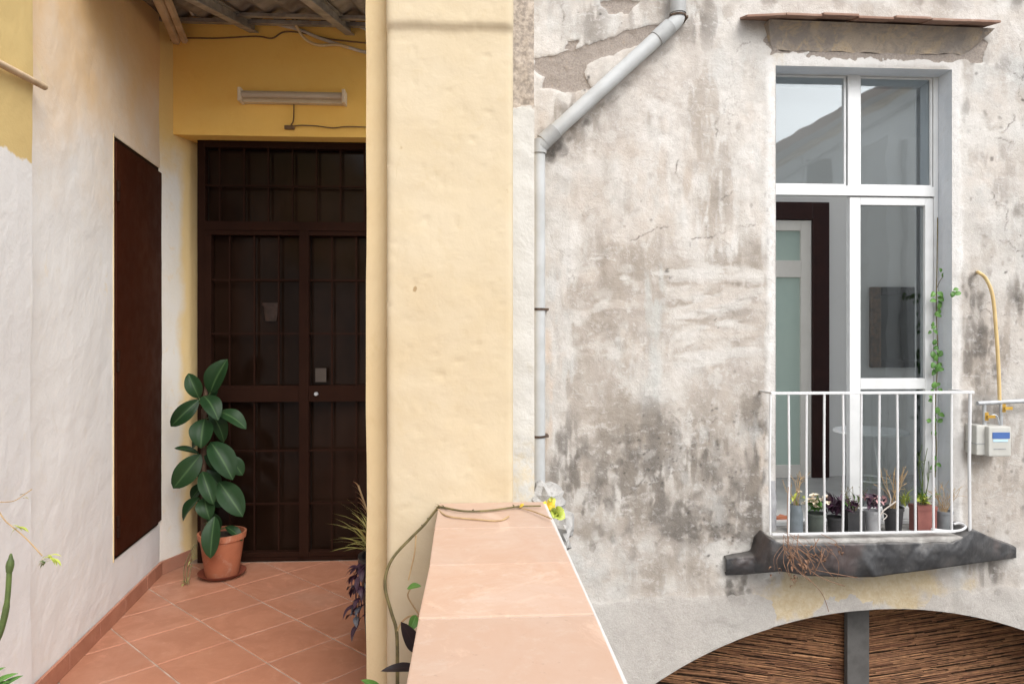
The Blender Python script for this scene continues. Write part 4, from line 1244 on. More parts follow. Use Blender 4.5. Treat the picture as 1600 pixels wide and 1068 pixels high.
c = g.mix(g.ramp(g.noise(24, 6, .7), .6, .75, 0, .7), c, (0.2, 0.165, 0.14))
M['cove'] = g.done(c, .95, g.bump(g.noise(18, 8, .7), .9, .03), 0, .1)
m_ = MB(); m_._n(V, Fc); m_.build('cove', M['cove'], can, smooth=True)

# ---- balcony slab
m_ = MB()
SX_0, SX_1 = at(1211, 0, 4.88).x, at(1512, 0, 4.88).x
m_.box(SX_0, SX_1, 4.865, FY + .5, ZB - .14, ZB - .001)
slab = m_.build('balcony_slab', M['concrete'], facade, bevel=.012)

# ---- railing
RYY = 4.895
def rx(px): return at(px, 600, RYY).x
rail = empty('balcony_railing', (rx(1350), RYY, ZB), 'white painted iron balcony railing with thin upright bars', 'railing')
rt = at(1350, 613, RYY).z
rb = ZB + .035
mb = MB(); mb.box(rx(1204), rx(1521), RYY - .012, RYY + .012, rt - .011, rt + .008); mb.build('top_rail', M['white_iron'], rail, bevel=.003)
mb = MB(); mb.box(rx(1206), rx(1492), RYY - .01, RYY + .01, rb - .008, rb + .008); mb.build('bottom_rail', M['white_iron'], rail, bevel=.003)
for s_, px in ((0, 1207), (1, 1518)):
    mb = MB(); mb.box(rx(px) - .01, rx(px) + .01, RYY + .012, FY + .03, rt - .010, rt + .006); mb.build('wall_return', M['white_iron'], rail)
for i in range(12):
    px = 1203.5 + 28.35 * i
    x = rx(px)
    lean = random.uniform(-.006, .006)
    mb = MB(); mb.tube([(x, RYY, rb - (.03 if i == 11 else .0)), (x + lean, RYY, (rb + rt) / 2), (x + random.uniform(-.003, .003), RYY, rt - .008)], .0085 if i < 11 else .011, 8)
    mb.build('bar', M['white_iron'], rail, smooth=True)

# ---- black membrane draped over the slab
def tz(px, py, Y): return at(px, py, Y).z
pxs = np.linspace(1134, 1588, 230)
top_c = [(1134, 873), (1186, 868), (1194, 854), (1206, 842), (1225, 850), (1300, 850), (1400, 848), (1488, 848), (1504, 840), (1520, 828), (1534, 832), (1552, 842), (1588, 855)]
bot_c = [(1134, 898), (1165, 897), (1220, 892), (1262, 899), (1320, 901), (1366, 901), (1400, 896), (1450, 890), (1520, 880), (1588, 871)]
ycv = [(1134, 5.06), (1180, 4.99), (1205, 4.86), (1240, 4.835), (1480, 4.835), (1520, 4.87), (1555, 4.96), (1588, 5.06)]
def itp(c_, x): return np.interp(x, [q[0] for q in c_], [q[1] for q in c_])
V, Fc = [], []
nv_ = 18
for i, px in enumerate(pxs):
    yt = float(itp(ycv, px))
    for j in range(nv_ + 1):
        t = j / nv_
        py = float(itp(top_c, px)) * (1 - t) + float(itp(bot_c, px)) * t
        w = (float(fbm(px / 24, t * 2.2, 3, 3)) - .5) * .030 + (float(fbm((px + t * 30) / 12, t * .8, 5, 2)) - .5) * .022
        fold = .035 * math.exp(-((px - 1366 - (t - 1) * 26) / 9) ** 2) * t - .028 * math.exp(-((px - 1398 - (1 - t) * 40) / 12) ** 2)
        sag = .012 * math.sin(math.pi * t) - .02 * t ** 3
        Y = yt - sag - w - fold
        if Y > FY - .02: Y = FY - .02
        p = at(px, py, Y)
        V.append(p)
n1 = nv_ + 1
for i in range(len(pxs) - 1):
    for j in range(nv_):
        Fc.append((i * n1 + j, i * n1 + j + 1, (i + 1) * n1 + j + 1, (i + 1) * n1 + j))
b_ = len(V)                                            # return to the wall along top and bottom
for i, px in enumerate(pxs):
    q = V[i * n1]; V.append(Vector((q.x, max(q.y, min(q.y + .2, FY + .01)) if not 1208 < px < 1500 else q.y + .03, q.z + (.0 if 1208 < px < 1500 else .012))))
for i, px in enumerate(pxs):
    q = V[i * n1 + nv_]; V.append(Vector((q.x, FY + .01, q.z + .02)))
N = len(pxs)
for i in range(N - 1):
    Fc.append((i * n1, (i + 1) * n1, b_ + i + 1, b_ + i))
    Fc.append((i * n1 + nv_, (i + 1) * n1 + nv_, b_ + N + i + 1, b_ + N + i))
m_ = MB(); m_._n(V, Fc)
tarp = m_.build('black_tarpaulin', M['tarp'], smooth='all')
sol = tarp.modifiers.new('thickness', 'SOLIDIFY'); sol.thickness = .004
tag(tarp, 'creased black plastic sheeting wrapped round the balcony slab', 'tarpaulin')

# ---- arch: reed matting and grey post
mats = []
for side in (0, 1):
    tilt = R(-9) if side == 0 else R(7)
    x0, x1 = (fx(940), at(1323, 0, 5.40).x) if side == 0 else (at(1356, 0, 5.40).x, fx(1760))
    w = x1 - x0
    mb = MB()
    ztop = AZ1 + (.0 if side == 0 else .25)
    nrow = 350
    ca, sa = math.cos(tilt), math.sin(tilt)
    for r_ in range(nrow):
        zc = ztop - r_ * .0052 + .12
        x = x0 - random.uniform(0, .3)
        while x < x1:
            L = random.uniform(.12, .6)
            xe = min(x + L, x1)
            xs_ = max(x, x0)
            if xe - xs_ > .03:
                yb = 5.44 + random.uniform(-.012, .012)
                dzr = random.uniform(-.006, .006)
                sl2 = math.tan(tilt) + random.uniform(-.035, .035)
                za, zb = zc + (xs_ - x0 - (w if side == 0 else 0)) * sl2 + dzr, zc + (xe - x0 - (w if side == 0 else 0)) * sl2 + dzr
                rr = random.uniform(.002, .0042)
                rnd = random.random() ** 1.4
                mb.tube([(xs_, yb, za), (xe, yb + random.uniform(-.006, .006), zb)], rr, 4, 0, False, {'rnd': [rnd] * 8})
            x = xe + .002
    o = mb.build('reed_screen', M['reed'])
    tag(o, ('brown reed matting hung under the arch, left of the grey post', 'brown reed matting hung under the arch, right of the grey post')[side], 'reed screen', None)
    st = MB()
mb = MB()
mb.box(at(1322, 0, 5.38).x, at(1356, 0, 5.38).x, 5.36, 5.41, CZ, AZ1 + .05)
tag(mb.build('arch_post', M['post'], bevel=.004), 'dark grey upright post between the two reed screens', 'post')
mb = MB(); mb.box(fx(800), 7.5, 5.56, 5.66, CZ, AZ1 + .3)
mb.build('arch_backing', M['bark'], facade)

# ---- drain pipe
PY_ = FY - .085
dp = empty('drain_pipe', (.6, FY, 0), 'grey plastic drainpipe running diagonally then down beside the pier', 'drainpipe')
pts = [at(1059, -60, PY_), at(1059, 16, PY_), at(1057, 32, PY_), at(1042, 47, PY_)]
mb = MB(); mb.tube(smooth_path(pts, 4), .052, 20); mb.build('pipe', M['pvc'], dp, smooth=True)
pD0, pD1 = at(1044, 44, PY_ - .004), at(852, 219, PY_ - .004)
mb = MB(); mb.tube([pD0, pD1], .054, 20); mb.build('pipe', M['pvc'], dp, smooth=True)
pV = at(841, 224, PY_)
mb = MB(); mb.tube([Vector((pV.x, PY_, pV.z)), Vector((pV.x, PY_, -.9))], .05, 20); mb.build('pipe', M['pvc'], dp, smooth=True)
dirv = (pD0 - pD1).normalized()
for p, q in ((pD1 - dirv * .02, pD1 + dirv * .1), (pD0 - dirv * .12, pD0 + dirv * .02), (at(1059, -8, PY_), at(1059, 22, PY_)), (Vector((pV.x, PY_, pV.z + .02)), Vector((pV.x, PY_, pV.z - .075)))):
    mb = MB(); mb.tube([p, q], .0595, 20); mb.build('collar', M['pvc_dark'], dp, smooth=True)
mb = MB(); mb.tube(smooth_path([pD1 + dirv * .0, pD1 - dirv * .04 + Vector((0, 0, -.01)), Vector((pV.x, PY_, pV.z - .03))], 5), .056, 18); mb.build('elbow', M['pvc_dark'], dp, smooth=True)
for py in (483, 681):
    p = at(841, py, PY_)
    mb = MB(); mb.tube([p + Vector((0, 0, -.008)), p + Vector((0, 0, .008))], .0555, 20)
    mb.box(p.x + .052, p.x + .075, PY_ - .01, FY + .01, p.z - .008, p.z + .008)
    mb.build('bracket', M['rust'], dp)
p = at(1059, 26, PY_)
mb = MB(); mb.tube([p + Vector((0, 0, -.007)), p + Vector((0, 0, .007))], .0605, 20); mb.box(p.x + .05, p.x + .075, PY_ - .01, FY + .01, p.z - .008, p.z + .006); mb.build('bracket', M['rust'], dp)

# ---- gas supply: hose, pipe, meter
MY = FY - .09
mb = MB()
hp = [at(1527, 425, FY + .02), at(1530, 426, MY), at(1541, 436, MY), at(1551, 462, MY), at(1556, 510, MY), at(1560, 570, MY), at(1562, 628, MY)]
mb.tube(smooth_path(hp, 6), .0125, 10)
tag(mb.build('gas_hose', M['hose'], smooth=True), 'yellow gas hose curving out of the wall down to the meter', 'hose')
gp = empty('gas_pipe', at(1560, 628, MY), 'grey metal gas pipe running along the wall above the meter', 'pipe')
mb = MB(); mb.tube([at(1527, 630, MY), at(1600, 626, MY), at(1760, 620, MY)], .017, 12); mb.build('run', M['galv'], gp, smooth=True)
for px in (1538, 1564):
    mb = MB(); mb.tube([at(px, 630, MY), at(px, 668, MY)], .013, 12); mb.build('branch', M['galv'], gp, smooth=True)
for px, py in ((1540, 650), (1567, 637)):
    p = at(px, py, MY)
    mb = MB(); mb.tube([p + Vector((0, 0, -.03)), p + Vector((0, 0, .03))], .02, 10); mb.box(p.x - .012, p.x + .045, MY - .04, MY - .028, p.z - .01, p.z + .012); mb.tube([p, p + Vector((0, -.035, 0))], .01, 8)
    mb.build('valve', M['brass'], gp, smooth=True)
mb = MB(); mb.tube(smooth_path([at(1545, 655, MY), at(1550, 648, MY), at(1558, 650, MY), at(1561, 662, MY)], 4), .006, 8); mb.build('coil', M['galv'], gp, smooth=True)
gm = empty('gas_meter', at(1553, 712, MY), 'pale grey gas meter with a blue label right of the balcony railing', 'meter')
def mbox(name, x0, y0, x1, y1, ya, yb, mat, bev):
    a, b = at(x0, y1, ya), at(x1, y0, ya)
    m_ = MB(); m_.box(a.x, b.x, ya, yb, a.z, b.z); return m_.build(name, mat, gm, bevel=bev)
mbox('casing', 1526, 664, 1544, 711, FY - .13, FY - .005, M['meter'], .008)
mbox('casing', 1545, 666, 1580, 713, FY - .17, FY - .01, M['meter'], .010)
mbox('seam', 1525, 692, 1544.4, 693.5, FY - .133, FY - .01, M['pvc_dark'], 0)
mbox('label_plate', 1551, 675, 1578, 685, FY - .173, FY - .168, M['meter_blue'], 0)
mbox('dial_window', 1552, 686, 1575, 690, FY - .173, FY - .168, M['meter_cyan'], 0)
mbox('badge', 1553, 700, 1572, 702, FY - .1722, FY - .168, M['pvc_dark'], 0)

# ================================================================== ROOM BEHIND THE WINDOW
RX0_, RX1_, RY1_, RZ1_ = 1.9, 5.2, 7.05, 4.2
IY = FY + D + .0
room = empty('room', (3.6, 6.3, ZB), kind='structure')
mb = MB(); mb.box(RX0_ - .2, RX1_ + .2, FY + .3, RY1_ + .2, ZB - .12, ZB + .0005); mb.build('room_floor', M['room_floor'], room)
mb = MB(); mb.box(RX0_ - .2, RX1_ + .2, RY1_, RY1_ + .15, ZB + .001, RZ1_); mb.build('room_wall', M['room_white'], room)
mb = MB()                                              # unseen ceiling, with an opening added to brighten the room
for q in ((RX0_ - .2, 2.6, IY, RY1_ + .15), (4.9, RX1_ + .2, IY, RY1_ + .15), (2.6, 4.9, IY, IY + .25), (2.6, 4.9, RY1_ - .2, RY1_ + .15)): mb.box(*q, RZ1_ + .001, RZ1_ + .15)
mb.build('room_ceiling', M['room_white'], room)
mb = MB()  # left wall, likewise given an unseen opening for more room light
mb.box(RX0_ - .2, RX0_, IY, IY + .12, ZB + .001, RZ1_); mb.box(RX0_ - .2, RX0_, RY1_ - .12, RY1_ - .001, ZB + .001, RZ1_)
mb.box(RX0_ - .2, RX0_, IY + .12, RY1_ - .12, RZ1_ - .3, RZ1_); mb.box(RX0_ - .2, RX0_, IY + .12, RY1_ - .12, ZB + .001, ZB + .3)
mb.build('room_wall', M['room_white'], room)
mb = MB()                                              # right wall, its tall opening added to let sky light in
mb.box(RX1_, RX1_ + .2, IY, IY + .12, ZB + .001, RZ1_); mb.box(RX1_, RX1_ + .2, RY1_ - .12, RY1_ - .001, ZB + .001, RZ1_)
mb.box(RX1_, RX1_ + .2, IY + .12, RY1_ - .12, RZ1_ - .3, RZ1_); mb.box(RX1_, RX1_ + .2, IY + .12, RY1_ - .12, ZB + .001, ZB + .3)
mb.build('room_wall', M['room_white'], room)
mb = MB()
mb.box(RX0_, WX0 - .0, FY + D - .05, FY + D + .02, ZB + .001, RZ1_); mb.box(WX1 + .0, RX1_, FY + D - .05, FY + D + .02, ZB + .001, RZ1_); mb.box(WX0, WX1, FY + D - .05, FY + D + .02, WZ1 + .001, RZ1_)
mb.build('room_wall', M['room_white'], room)
def ix(px, Y=RY1_): return at(px, 500, Y).x
def iz(py, px=1270, Y=RY1_): return at(px, py, Y).z
Yd = RY1_ - .06
idr = empty('inner_door', (ix(1240), RY1_, ZB), 'ivory glazed inner door with a dark mahogany surround, seen through the open leaf', 'door')
mb = MB()
xl_, xr_ = ix(1110), ix(1290)
mb.box(ix(1264), xr_, Yd - .02, RY1_ - .002, ZB + .002, iz(318)); mb.box(xl_, ix(1136), Yd - .02, RY1_ - .002, ZB + .002, iz(318)); mb.box(ix(1136), ix(1264), Yd - .02, RY1_ - .002, iz(345), iz(318))
mb.build('surround', M['wine'], idr, bevel=.006)
mb = MB()
for a, b, c_, d in ((1247, 1263.5, 742, 346), (1137, 1152, 742, 346)): mb.box(ix(a), ix(b), Yd, RY1_ - .003, iz(c_) if c_ < 740 else ZB + .002, iz(d))
for c_, d in ((362, 346), (434, 408), (742, 724)): mb.box(ix(1152), ix(1247), Yd, RY1_ - .003, iz(c_) if c_ < 740 else ZB + .002, iz(d))
mb.build('leaf', M['door_white'], idr, bevel=.004)
for c_, d in ((408, 362), (725, 434)):
    mb = MB(); mb.box(ix(1151), ix(1248), Yd + .025, Yd + .032, iz(c_), iz(d)); mb.build('pane', M['green_glass'], idr)
# framed picture on the room wall
pic = empty('framed_picture', (ix(1410), RY1_, iz(575)), 'dark framed picture on the room wall behind the closed window leaf', 'picture')
mb = MB(); mb.box(ix(1368), ix(1462), RY1_ - .02, RY1_ - .004, iz(566), iz(457)); mb.build('canvas', M['canvas'], pic)
for nm_, a, b, c_, d, mt in (('frame_side', 1357, 1373, 574, 448, 'gilt'), ('frame_side', 1457, 1472, 574, 448, 'ebony'), ('frame_rail', 1373, 1457, 461, 448, 'ebony'), ('frame_rail', 1373, 1457, 574, 562, 'ebony')):
    mb = MB(); mb.box(ix(a), ix(b), RY1_ - .05, RY1_ - .003, iz(c_), iz(d)); mb.build(nm_, M[mt], pic, bevel=.015, seg=3)
# white round table with a lower ring
tY = 5.66
tc = at(1360, 672, tY)
M['table_white'] = simple('white enamel', (0.88, 0.88, 0.87), (0.86, 0.86, 0.85), 6, 0.35)
tab = empty('bistro_table', (tc.x, tY, ZB), 'small round white metal table inside the window', 'table')
mb = MB(); mb.lathe((tc.x, tY, tc.z - .02), [(0, 0), (.27, 0), (.285, .004), (.285, .02), (.27, .026), (0, .026)], 40); mb.build('top', M['table_white'], tab, smooth=True)
for k in range(3):
    a = R(30 + 120 * k)
    mb = MB(); mb.tube([(tc.x + .05 * math.cos(a), tY + .05 * math.sin(a), tc.z - .02), (tc.x + .13 * math.cos(a), tY + .13 * math.sin(a), ZB + .28), (tc.x + .23 * math.cos(a), tY + .23 * math.sin(a), ZB + .004)], .009, 8); mb.build('leg', M['table_white'], tab, smooth=True)
ring = [Vector((tc.x + .15 * math.cos(R(10 * k)), tY + .15 * math.sin(R(10 * k)), ZB + .26)) for k in range(37)]
mb = MB(); mb.tube(ring, .008, 8); mb.build('ring', M['table_white'], tab, smooth=True)
# rusty shard on the threshold
a = at(1228, 745, 5.34)
mb = MB(); mb.prism([(a.x - .12, 5.26), (a.x + .13, 5.30), (a.x + .05, 5.44), (a.x - .12, 5.42)], ZB + .001, ZB + .028)
mb.prism([(a.x - .10, 5.30), (a.x + .02, 5.31), (a.x - .02, 5.40)], ZB + .0285, ZB + .05)
tag(mb.build('tile_shard', M['terracotta'], bevel=.003), 'broken terracotta tile lying by the open leaf', 'tile')

# ================================================================== PLANTS
def rnd_leaf(mb, base, L, w, az, el, fold=.2, droop=.2, pointy=1.0, nl=6):
    d = Vector((math.cos(az) * math.cos(el), math.sin(az) * math.cos(el), math.sin(el)))
    up = Vector((0, 0, 1)) if abs(d.z) < .9 else Vector((1, 0, 0))
    n = (up - d * up.dot(d)).normalized() + Vector((random.uniform(-.3, .3), random.uniform(-.3, .3), 0))
    leaf_into(mb, base, Vector(base) + d * L, w, n, fold, droop, nl, pointy, random.random())

# ---- rubber plant in terracotta pot
pc = onz(347, 899, 0)
pY = pc.y
sc = pY / F
fic = empty('rubber_plant', (pc.x, pc.y, 0), 'tall rubber plant with dark glossy leaves in a terracotta pot', 'potted plant')
mb = MB(); mb.lathe((pc.x, pc.y, 0.001), [(.0, 0), (.105, 0), (.135, .022), (.141, .030), (.135, .030), (.10, .008), (0, .008)], 36); mb.build('saucer', M['saucer'], fic, smooth=True)
ph = .26
mb = MB(); mb.lathe((pc.x, pc.y, .010), [(0, 0), (.092, 0), (.098, .01), (.125, ph - .055), (.1265, ph - .05), (.126, ph - .045), (.1285, ph - .04), (.138, ph - .036), (.142, ph), (.130, ph), (.126, ph - .03), (0, ph - .03)], 40); pot = mb.build('pot', M['terracotta'], fic, smooth=True)
mb = MB(); mb.lathe((pc.x, pc.y, ph - .019), [(.127, 0), (.06, .012), (0, .016)], 24); mb.build('soil', M['soil'], fic, smooth=True)
stemx = at(318, 700, pY).x
mb = MB()
top_z = at(322, 600, pY).z
mb.tube(smooth_path([(stemx + .01, pY, ph - .02), (stemx, pY, .6), (stemx + .005, pY, 1.0), (stemx + .02, pY, top_z)], 5), [.021 - .0006 * i for i in range(16)], 8)
mb.tube([(stemx - .012, pY + .015, ph - .02), (stemx - .008, pY + .015, 1.02)], .011, 8)
mb.build('stem', M['bark'], fic, smooth=True)
LV = [(328, 615, 354, 561, 36, .15, -.02), (311, 622, 294, 583, 26, .3, .0), (311, 624, 266, 666, 27, .15, -.06), (318, 618, 341, 653, 31, .5, -.13), (342, 643, 385, 667, 27, .3, -.03),
      (320, 654, 313, 699, 37, .4, -.11), (311, 708, 272, 698, 11, 1.4, .02), (314, 709, 270, 763, 36, .15, -.06), (329, 690, 364, 748, 40, .2, -.08), (358, 712, 379, 742, 25, .3, .03), (316, 736, 333, 787, 27, .5, -.10),
      (342, 752, 379, 806, 38, .15, -.08), (312, 777, 284, 813, 29, .6, .02), (320, 776, 327, 811, 30, .6, -.08), (336, 806, 328, 872, 29, .25, -.21), (352, 822, 379, 843, 17, .8, -.03), (326, 640, 352, 690, 26, .7, .05), (318, 735, 345, 760, 24, .8, .06), (322, 665, 300, 700, 22, .7, .07), (320, 700, 340, 735, 26, .6, .05), (320, 770, 350, 790, 22, .9, .07), (320, 755, 298, 780, 20, .7, .08), (322, 625, 338, 600, 20, .5, .06), (324, 800, 345, 826, 20, .7, .05)]
for (bx_, by_, tx_, ty_, w, tl, yo) in LV:
    b0 = at(bx_, by_, pY + yo * (.75 if yo < -.2 else .35))
    t0 = at(tx_, ty_, pY + yo - .015)
    nrm = Vector((random.uniform(-.6, .6) + (.5 if tx_ > 322 else -.4) * .6, -1, .35 + random.uniform(-.45, .5) + tl * .4))
    mb = MB()
    leaf_into(mb, b0, t0, w * sc * .93, nrm, random.uniform(.18, .55), random.uniform(.0, .26), 12, 1.0, random.random())
    pet = at(318, by_ + 12, pY)
    pet.z = min(pet.z, top_z)
    o = mb.build('leaf', M['ficus'], fic, smooth='all')
    m2 = MB(); m2.tube([pet, (pet + b0) / 2 + Vector((0, 0, -.006)), b0 + (t0 - b0) * .06], .0035, 6); m2.build('petiole', M['stem_green'], o)
# dry trailing sprig out of the pot
dry = empty('trailing_sprig', at(304, 856, pY - .1), 'dry trailing sprig hanging over the rubber plant pot to the floor', 'plant')
mb = MB()
for k in range(3):
    p0 = at(304 + k * 1.5, 850, pY - .06); p2 = at(288 + k * 3, 908 + 3 * k, pY - .16 - .01 * k)
    p2.z = max(p2.z, .012)
    mb.tube(smooth_path([p0, (p0 + p2) / 2 + Vector((.01 * k - .02, -.02, -.01)), p2], 5), .003, 5)
mb.build('stem', M['stem_olive'], dry)
mb = MB()
for k in range(16):
    t_k = random.random() ** .6
    q = at(303 - 15 * t_k + random.uniform(-3, 3), 862 + 58 * t_k, pY - .15); q.z = max(q.z, .012)
    rnd_leaf(mb, q, .03, .012, random.uniform(0, 6.3), random.uniform(-.9, .6), pointy=2, nl=4)
tag(mb.build('foliage', M['spiky'], dry), kind='stuff')

# ---- planter behind the pier: olive spiky plant and purple trailer
def pot_thing(name, c_, r, h, mat, label, cat='potted plant', group=None, shape='round'):
    o = empty(name, c_, label, cat, group)
    mb = MB()
    x, y, z = c_
    if shape == 'round': mb.lathe((x, y, z), [(0, 0), (r * .74, 0), (r * .78, .01), (r * .96, h * .86), (r * 1.03, h * .87), (r * 1.05, h), (r * .93, h), (r * .9, h * .85), (0, h * .85)], 24)
    elif shape == 'jar': mb.lathe((x, y, z), [(0, 0), (r * .9, 0), (r, .02), (r, h * .7), (r * .8, h * .85), (r * .8, h), (r * .7, h), (r * .7, h * .8), (0, h * .8)], 24)
    else: mb.box(x - r, x + r, y - r * .75, y + r * .75, z, z + h); mb.box(x - r * 1.06, x + r * 1.06, y - r * .8, y + r * .8, z + h * .85, z + h * 1.003)
    mb.build('pot', mat, o, smooth=True)
    return o
pq = at(592, 870, 3.35)
po = pot_thing('spiky_plant', (pq.x + .06, 3.35, 0), .15, .44, M['pot_black'], 'olive spiky plant with purple trailing stems behind the pier')
mb = MB()
for k in range(60):
    b0 = Vector((pq.x + .02 + random.uniform(-.07, .05), 3.35 + random.uniform(-.07, .07), .46))
    rnd_leaf(mb, b0, random.uniform(.14, .30), .012, random.uniform(1.6, 4.9), random.uniform(.2, 1.4), .2, .2, 2.2, 5)
tag(mb.build('blades', M['spiky'], po), kind='stuff')
mb = MB(); mb.tube(smooth_path([(pq.x, 3.33, .45), (pq.x - .03, 3.3, .6), (pq.x - .085, 3.28, .78)], 5), .004, 6); mb.build('stalk', M['stem_tan'], po)
mb = MB()
for k in range(6): rnd_leaf(mb, (pq.x - .05 - .006 * k, 3.29, .64 + .024 * k), .06, .01, random.uniform(2.2, 4), .9, pointy=2, nl=4)
tag(mb.build('seed_head', M['stem_tan'], po), kind='stuff')
mb = MB(); m3 = MB(); m4 = MB()
for k in range(5):
    x0 = pq.x - .06 + random.uniform(-.015, .04); y0 = 3.22 + random.uniform(-.06, .12)
    zb_ = random.uniform(.10, .3)
    path = smooth_path([(x0 + .03, y0 + .03, .44), (x0 - .01, y0, .40), (x0 + random.uniform(-.02, .02), y0, zb_)], 6)
    m3.tube(path, .003, 5)
    for p in path[4::2]:
        for s_ in range(2):
            rnd_leaf(m4 if random.random() < .25 else mb, p, random.uniform(.05, .085), .028, random.uniform(2, 5), random.uniform(-1.1, -.1), .2, .3, 1.6, 5)
m3.build('trailing_stems', M['purple'], po)
tag(mb.build('trailing_leaves', M['purple'], po, smooth='all'), kind='stuff')
tag(m4.build('pale_leaves', M['grey_leaf'], po, smooth='all'), kind='stuff')

# ---- vine by the parapet, climbing over its end
vy = PF - .07
po = pot_thing('parapet_vine', (at(622, 1068, 2.2).x, 2.18, 0), .12, .24, M['terracotta'], 'thin vine climbing from the walkway onto the end of the tiled parapet', 'vine')
mb = MB()
st = [Vector((at(621, 1068, 2.2).x, 2.2, .2)), at(621, 1068, 2.24), at(620, 990, 2.27), at(612, 958, 2.29), at(602, 920, 2.31), at(604, 893, 2.32), at(616, 868, 2.33), at(640, 842, 2.345), at(664, 818, 2.35), at(684, 793, 2.35)]
st2 = [onz(690, 792, ZL + .006), onz(725, 798, ZL + .008), onz(765, 797, ZL + .006), onz(810, 791, ZL + .008), onz(845, 790, ZL + .01)]
path = smooth_path(st + st2, 6)
mb.tube(path, [.0062 - .0035 * i / len(path) for i in range(len(path))], 8)
mb.build('stem', M['stem_olive'], po, smooth=True)
mb = MB()
mb.tube(smooth_path([at(650, 836, 2.34), at(648, 862, 2.33), at(643, 885, 2.32), at(638, 906, 2.31)], 5), .0028, 6)
mb.tube(smooth_path([at(684, 795, 2.34), onz(700, 806, ZL + .004), onz(745, 811, ZL + .004), onz(780, 813, ZL + .003), onz(795, 806, ZL + .006)], 5), .0026, 6)
mb.tube(smooth_path([onz(805, 791, ZL + .004), onz(832, 798, ZL + .008), onz(862, 810, ZL + .012)], 5), .0022, 6)
mb.tube(smooth_path([at(621, 985, 2.27), at(627, 972, 2.28), at(640, 962, 2.29), at(655, 962, 2.3)], 5), .0028, 6)
mb.tube(smooth_path([at(655, 960, 2.30), at(645, 945, 2.3), at(637, 930, 2.3), at(641, 920, 2.3)], 5), .0024, 6)
mb.build('side_shoot', M['stem_tan'], po, smooth=True)
for k in range(16):
    p = path[random.randint(46, len(path) - 6)]
    mb = MB(); rnd_leaf(mb, p, random.uniform(.012, .022), .008, random.uniform(0, 6.3), random.uniform(-.6, .8), pointy=2, nl=4); tag(mb.build('bud', M['stem_olive'], po))
def one_leaf(mat, b0, t0, w, n, parent, name='leaf', dr=.15):
    mb = MB(); leaf_into(mb, b0, t0, w, n, .25, dr, 8, 1.5, random.random()); return mb.build(name, mat, parent, smooth='all')
one_leaf(M['green'], at(636, 919, 2.28), at(658, 914, 2.27), .028, (0, -.5, 1), po)
one_leaf(M['green'], at(650, 960, 2.24), at(640, 985, 2.2), .035, (.3, -1, .3), po)
one_leaf(M['green'], at(655, 962, 2.24), at(660, 985, 2.2), .03, (-.3, -1, .3), po)
one_leaf(M['dark_leaf'], at(652, 1018, 2.2), at(628, 972, 2.16), .052, (.4, -1, .3), po)
one_leaf(M['dark_leaf'], at(660, 1046, 2.16), at(596, 1045, 2.1), .036, (0, -.6, 1), po)
one_leaf(M['green'], at(600, 1085, 2.1), at(566, 1060, 2.06), .03, (0, -.6, 1), po)
for (px, py, m_, L, w, n) in ((856, 788, 'ochre_leaf', .045, .04, 6), (868, 800, 'ygreen', .06, .05, 7), (862, 778, 'ygreen', .028, .02, 3), (812, 791, 'ochre_leaf', .03, .012, 2)):
    for k in range(n):
        b0 = at(px, py + 2, 2.44 if px > 840 else 2.3)
        if px < 840: b0 = onz(px, py, ZL + .008)
        a = random.uniform(0, 6.28)
        mb = MB(); leaf_into(mb, b0, b0 + Vector((math.cos(a) * L * .6, -abs(math.sin(a)) * L * .5, random.uniform(-.4, .9) * L * .6)), w * .8, (random.uniform(-.4, .4), -1, .6), .2, .2, 6, 1, random.random())
        mb.build('leaf', M[m_], po, smooth='all')

# ---- plant pot at the near left: budding stalk, wispy tendrils
ly = 1.75
pl = at(-45, 1068, ly)
po = pot_thing('budding_plant', (pl.x - .02, ly, 0), .14, .42, M['terracotta'], 'leggy plant with a green budding stalk and wispy tendrils at the left edge')
mb = MB()
mb.tube(smooth_path([(pl.x - .01, ly, .38), at(-22, 1050, ly), at(1, 985, ly), at(11, 940, ly), at(15, 885, ly)], 6), [.0075] * 18 + [.006] * 7, 8)
mb.build('stalk', M['stem_green'], po, smooth=True)
mb = MB(); mb.tube(smooth_path([at(14.6, 893, ly), at(15.5, 884, ly), at(16.5, 874, ly), at(17, 864, ly)], 4), [.007, .0075, .008, .0085, .009, .009, .0085, .008, .0065, .005, .004, .003, .0015], 8); mb.build('bud', M['stem_green'], po, smooth=True)
mb = MB()
mb.tube(smooth_path([(pl.x, ly, .4), at(-60, 900, ly), at(-20, 790, ly), at(10, 815, ly), at(40, 840, ly), at(66, 868, ly)], 6), .0016, 5)
mb.tube(smooth_path([at(-30, 785, ly), at(0, 784, ly), at(22, 782, ly), at(38, 772, ly), at(50, 764, ly)], 5), .0011, 5)
mb.build('tendril', M['stem_tan'], po)
for (px, py, L, w, n, mt) in ((22, 823, .028, .010, 4, 'ygreen'), (78, 870, .026, .008, 12, 'ygreen'), (38, 773, .014, .005, 4, 'spiky'), (70, 880, .02, .008, 4, 'green')):
    for k in range(n):
        b0 = at(px + random.uniform(-5, 7), py + random.uniform(-4, 6), ly)
        mb = MB(); rnd_leaf(mb, b0, L, w, random.choice([0, 3.1]) + random.uniform(-.5, .5), random.uniform(-1, .2), pointy=2, nl=4); mb.build('leaflet', M[mt], po)
for (bx_, by_, tx_, ty_) in ((-25, 1085, 24, 1049), (-10, 1090, 32, 1053), (-40, 1080, 4, 1040), (-30, 1090, 12, 1062), (-60, 1085, -10, 1030)):
    one_leaf(M['green'], at(bx_, by_, ly - .05), at(tx_, ty_, ly - .08), .022, (.2, -.6, 1), po)

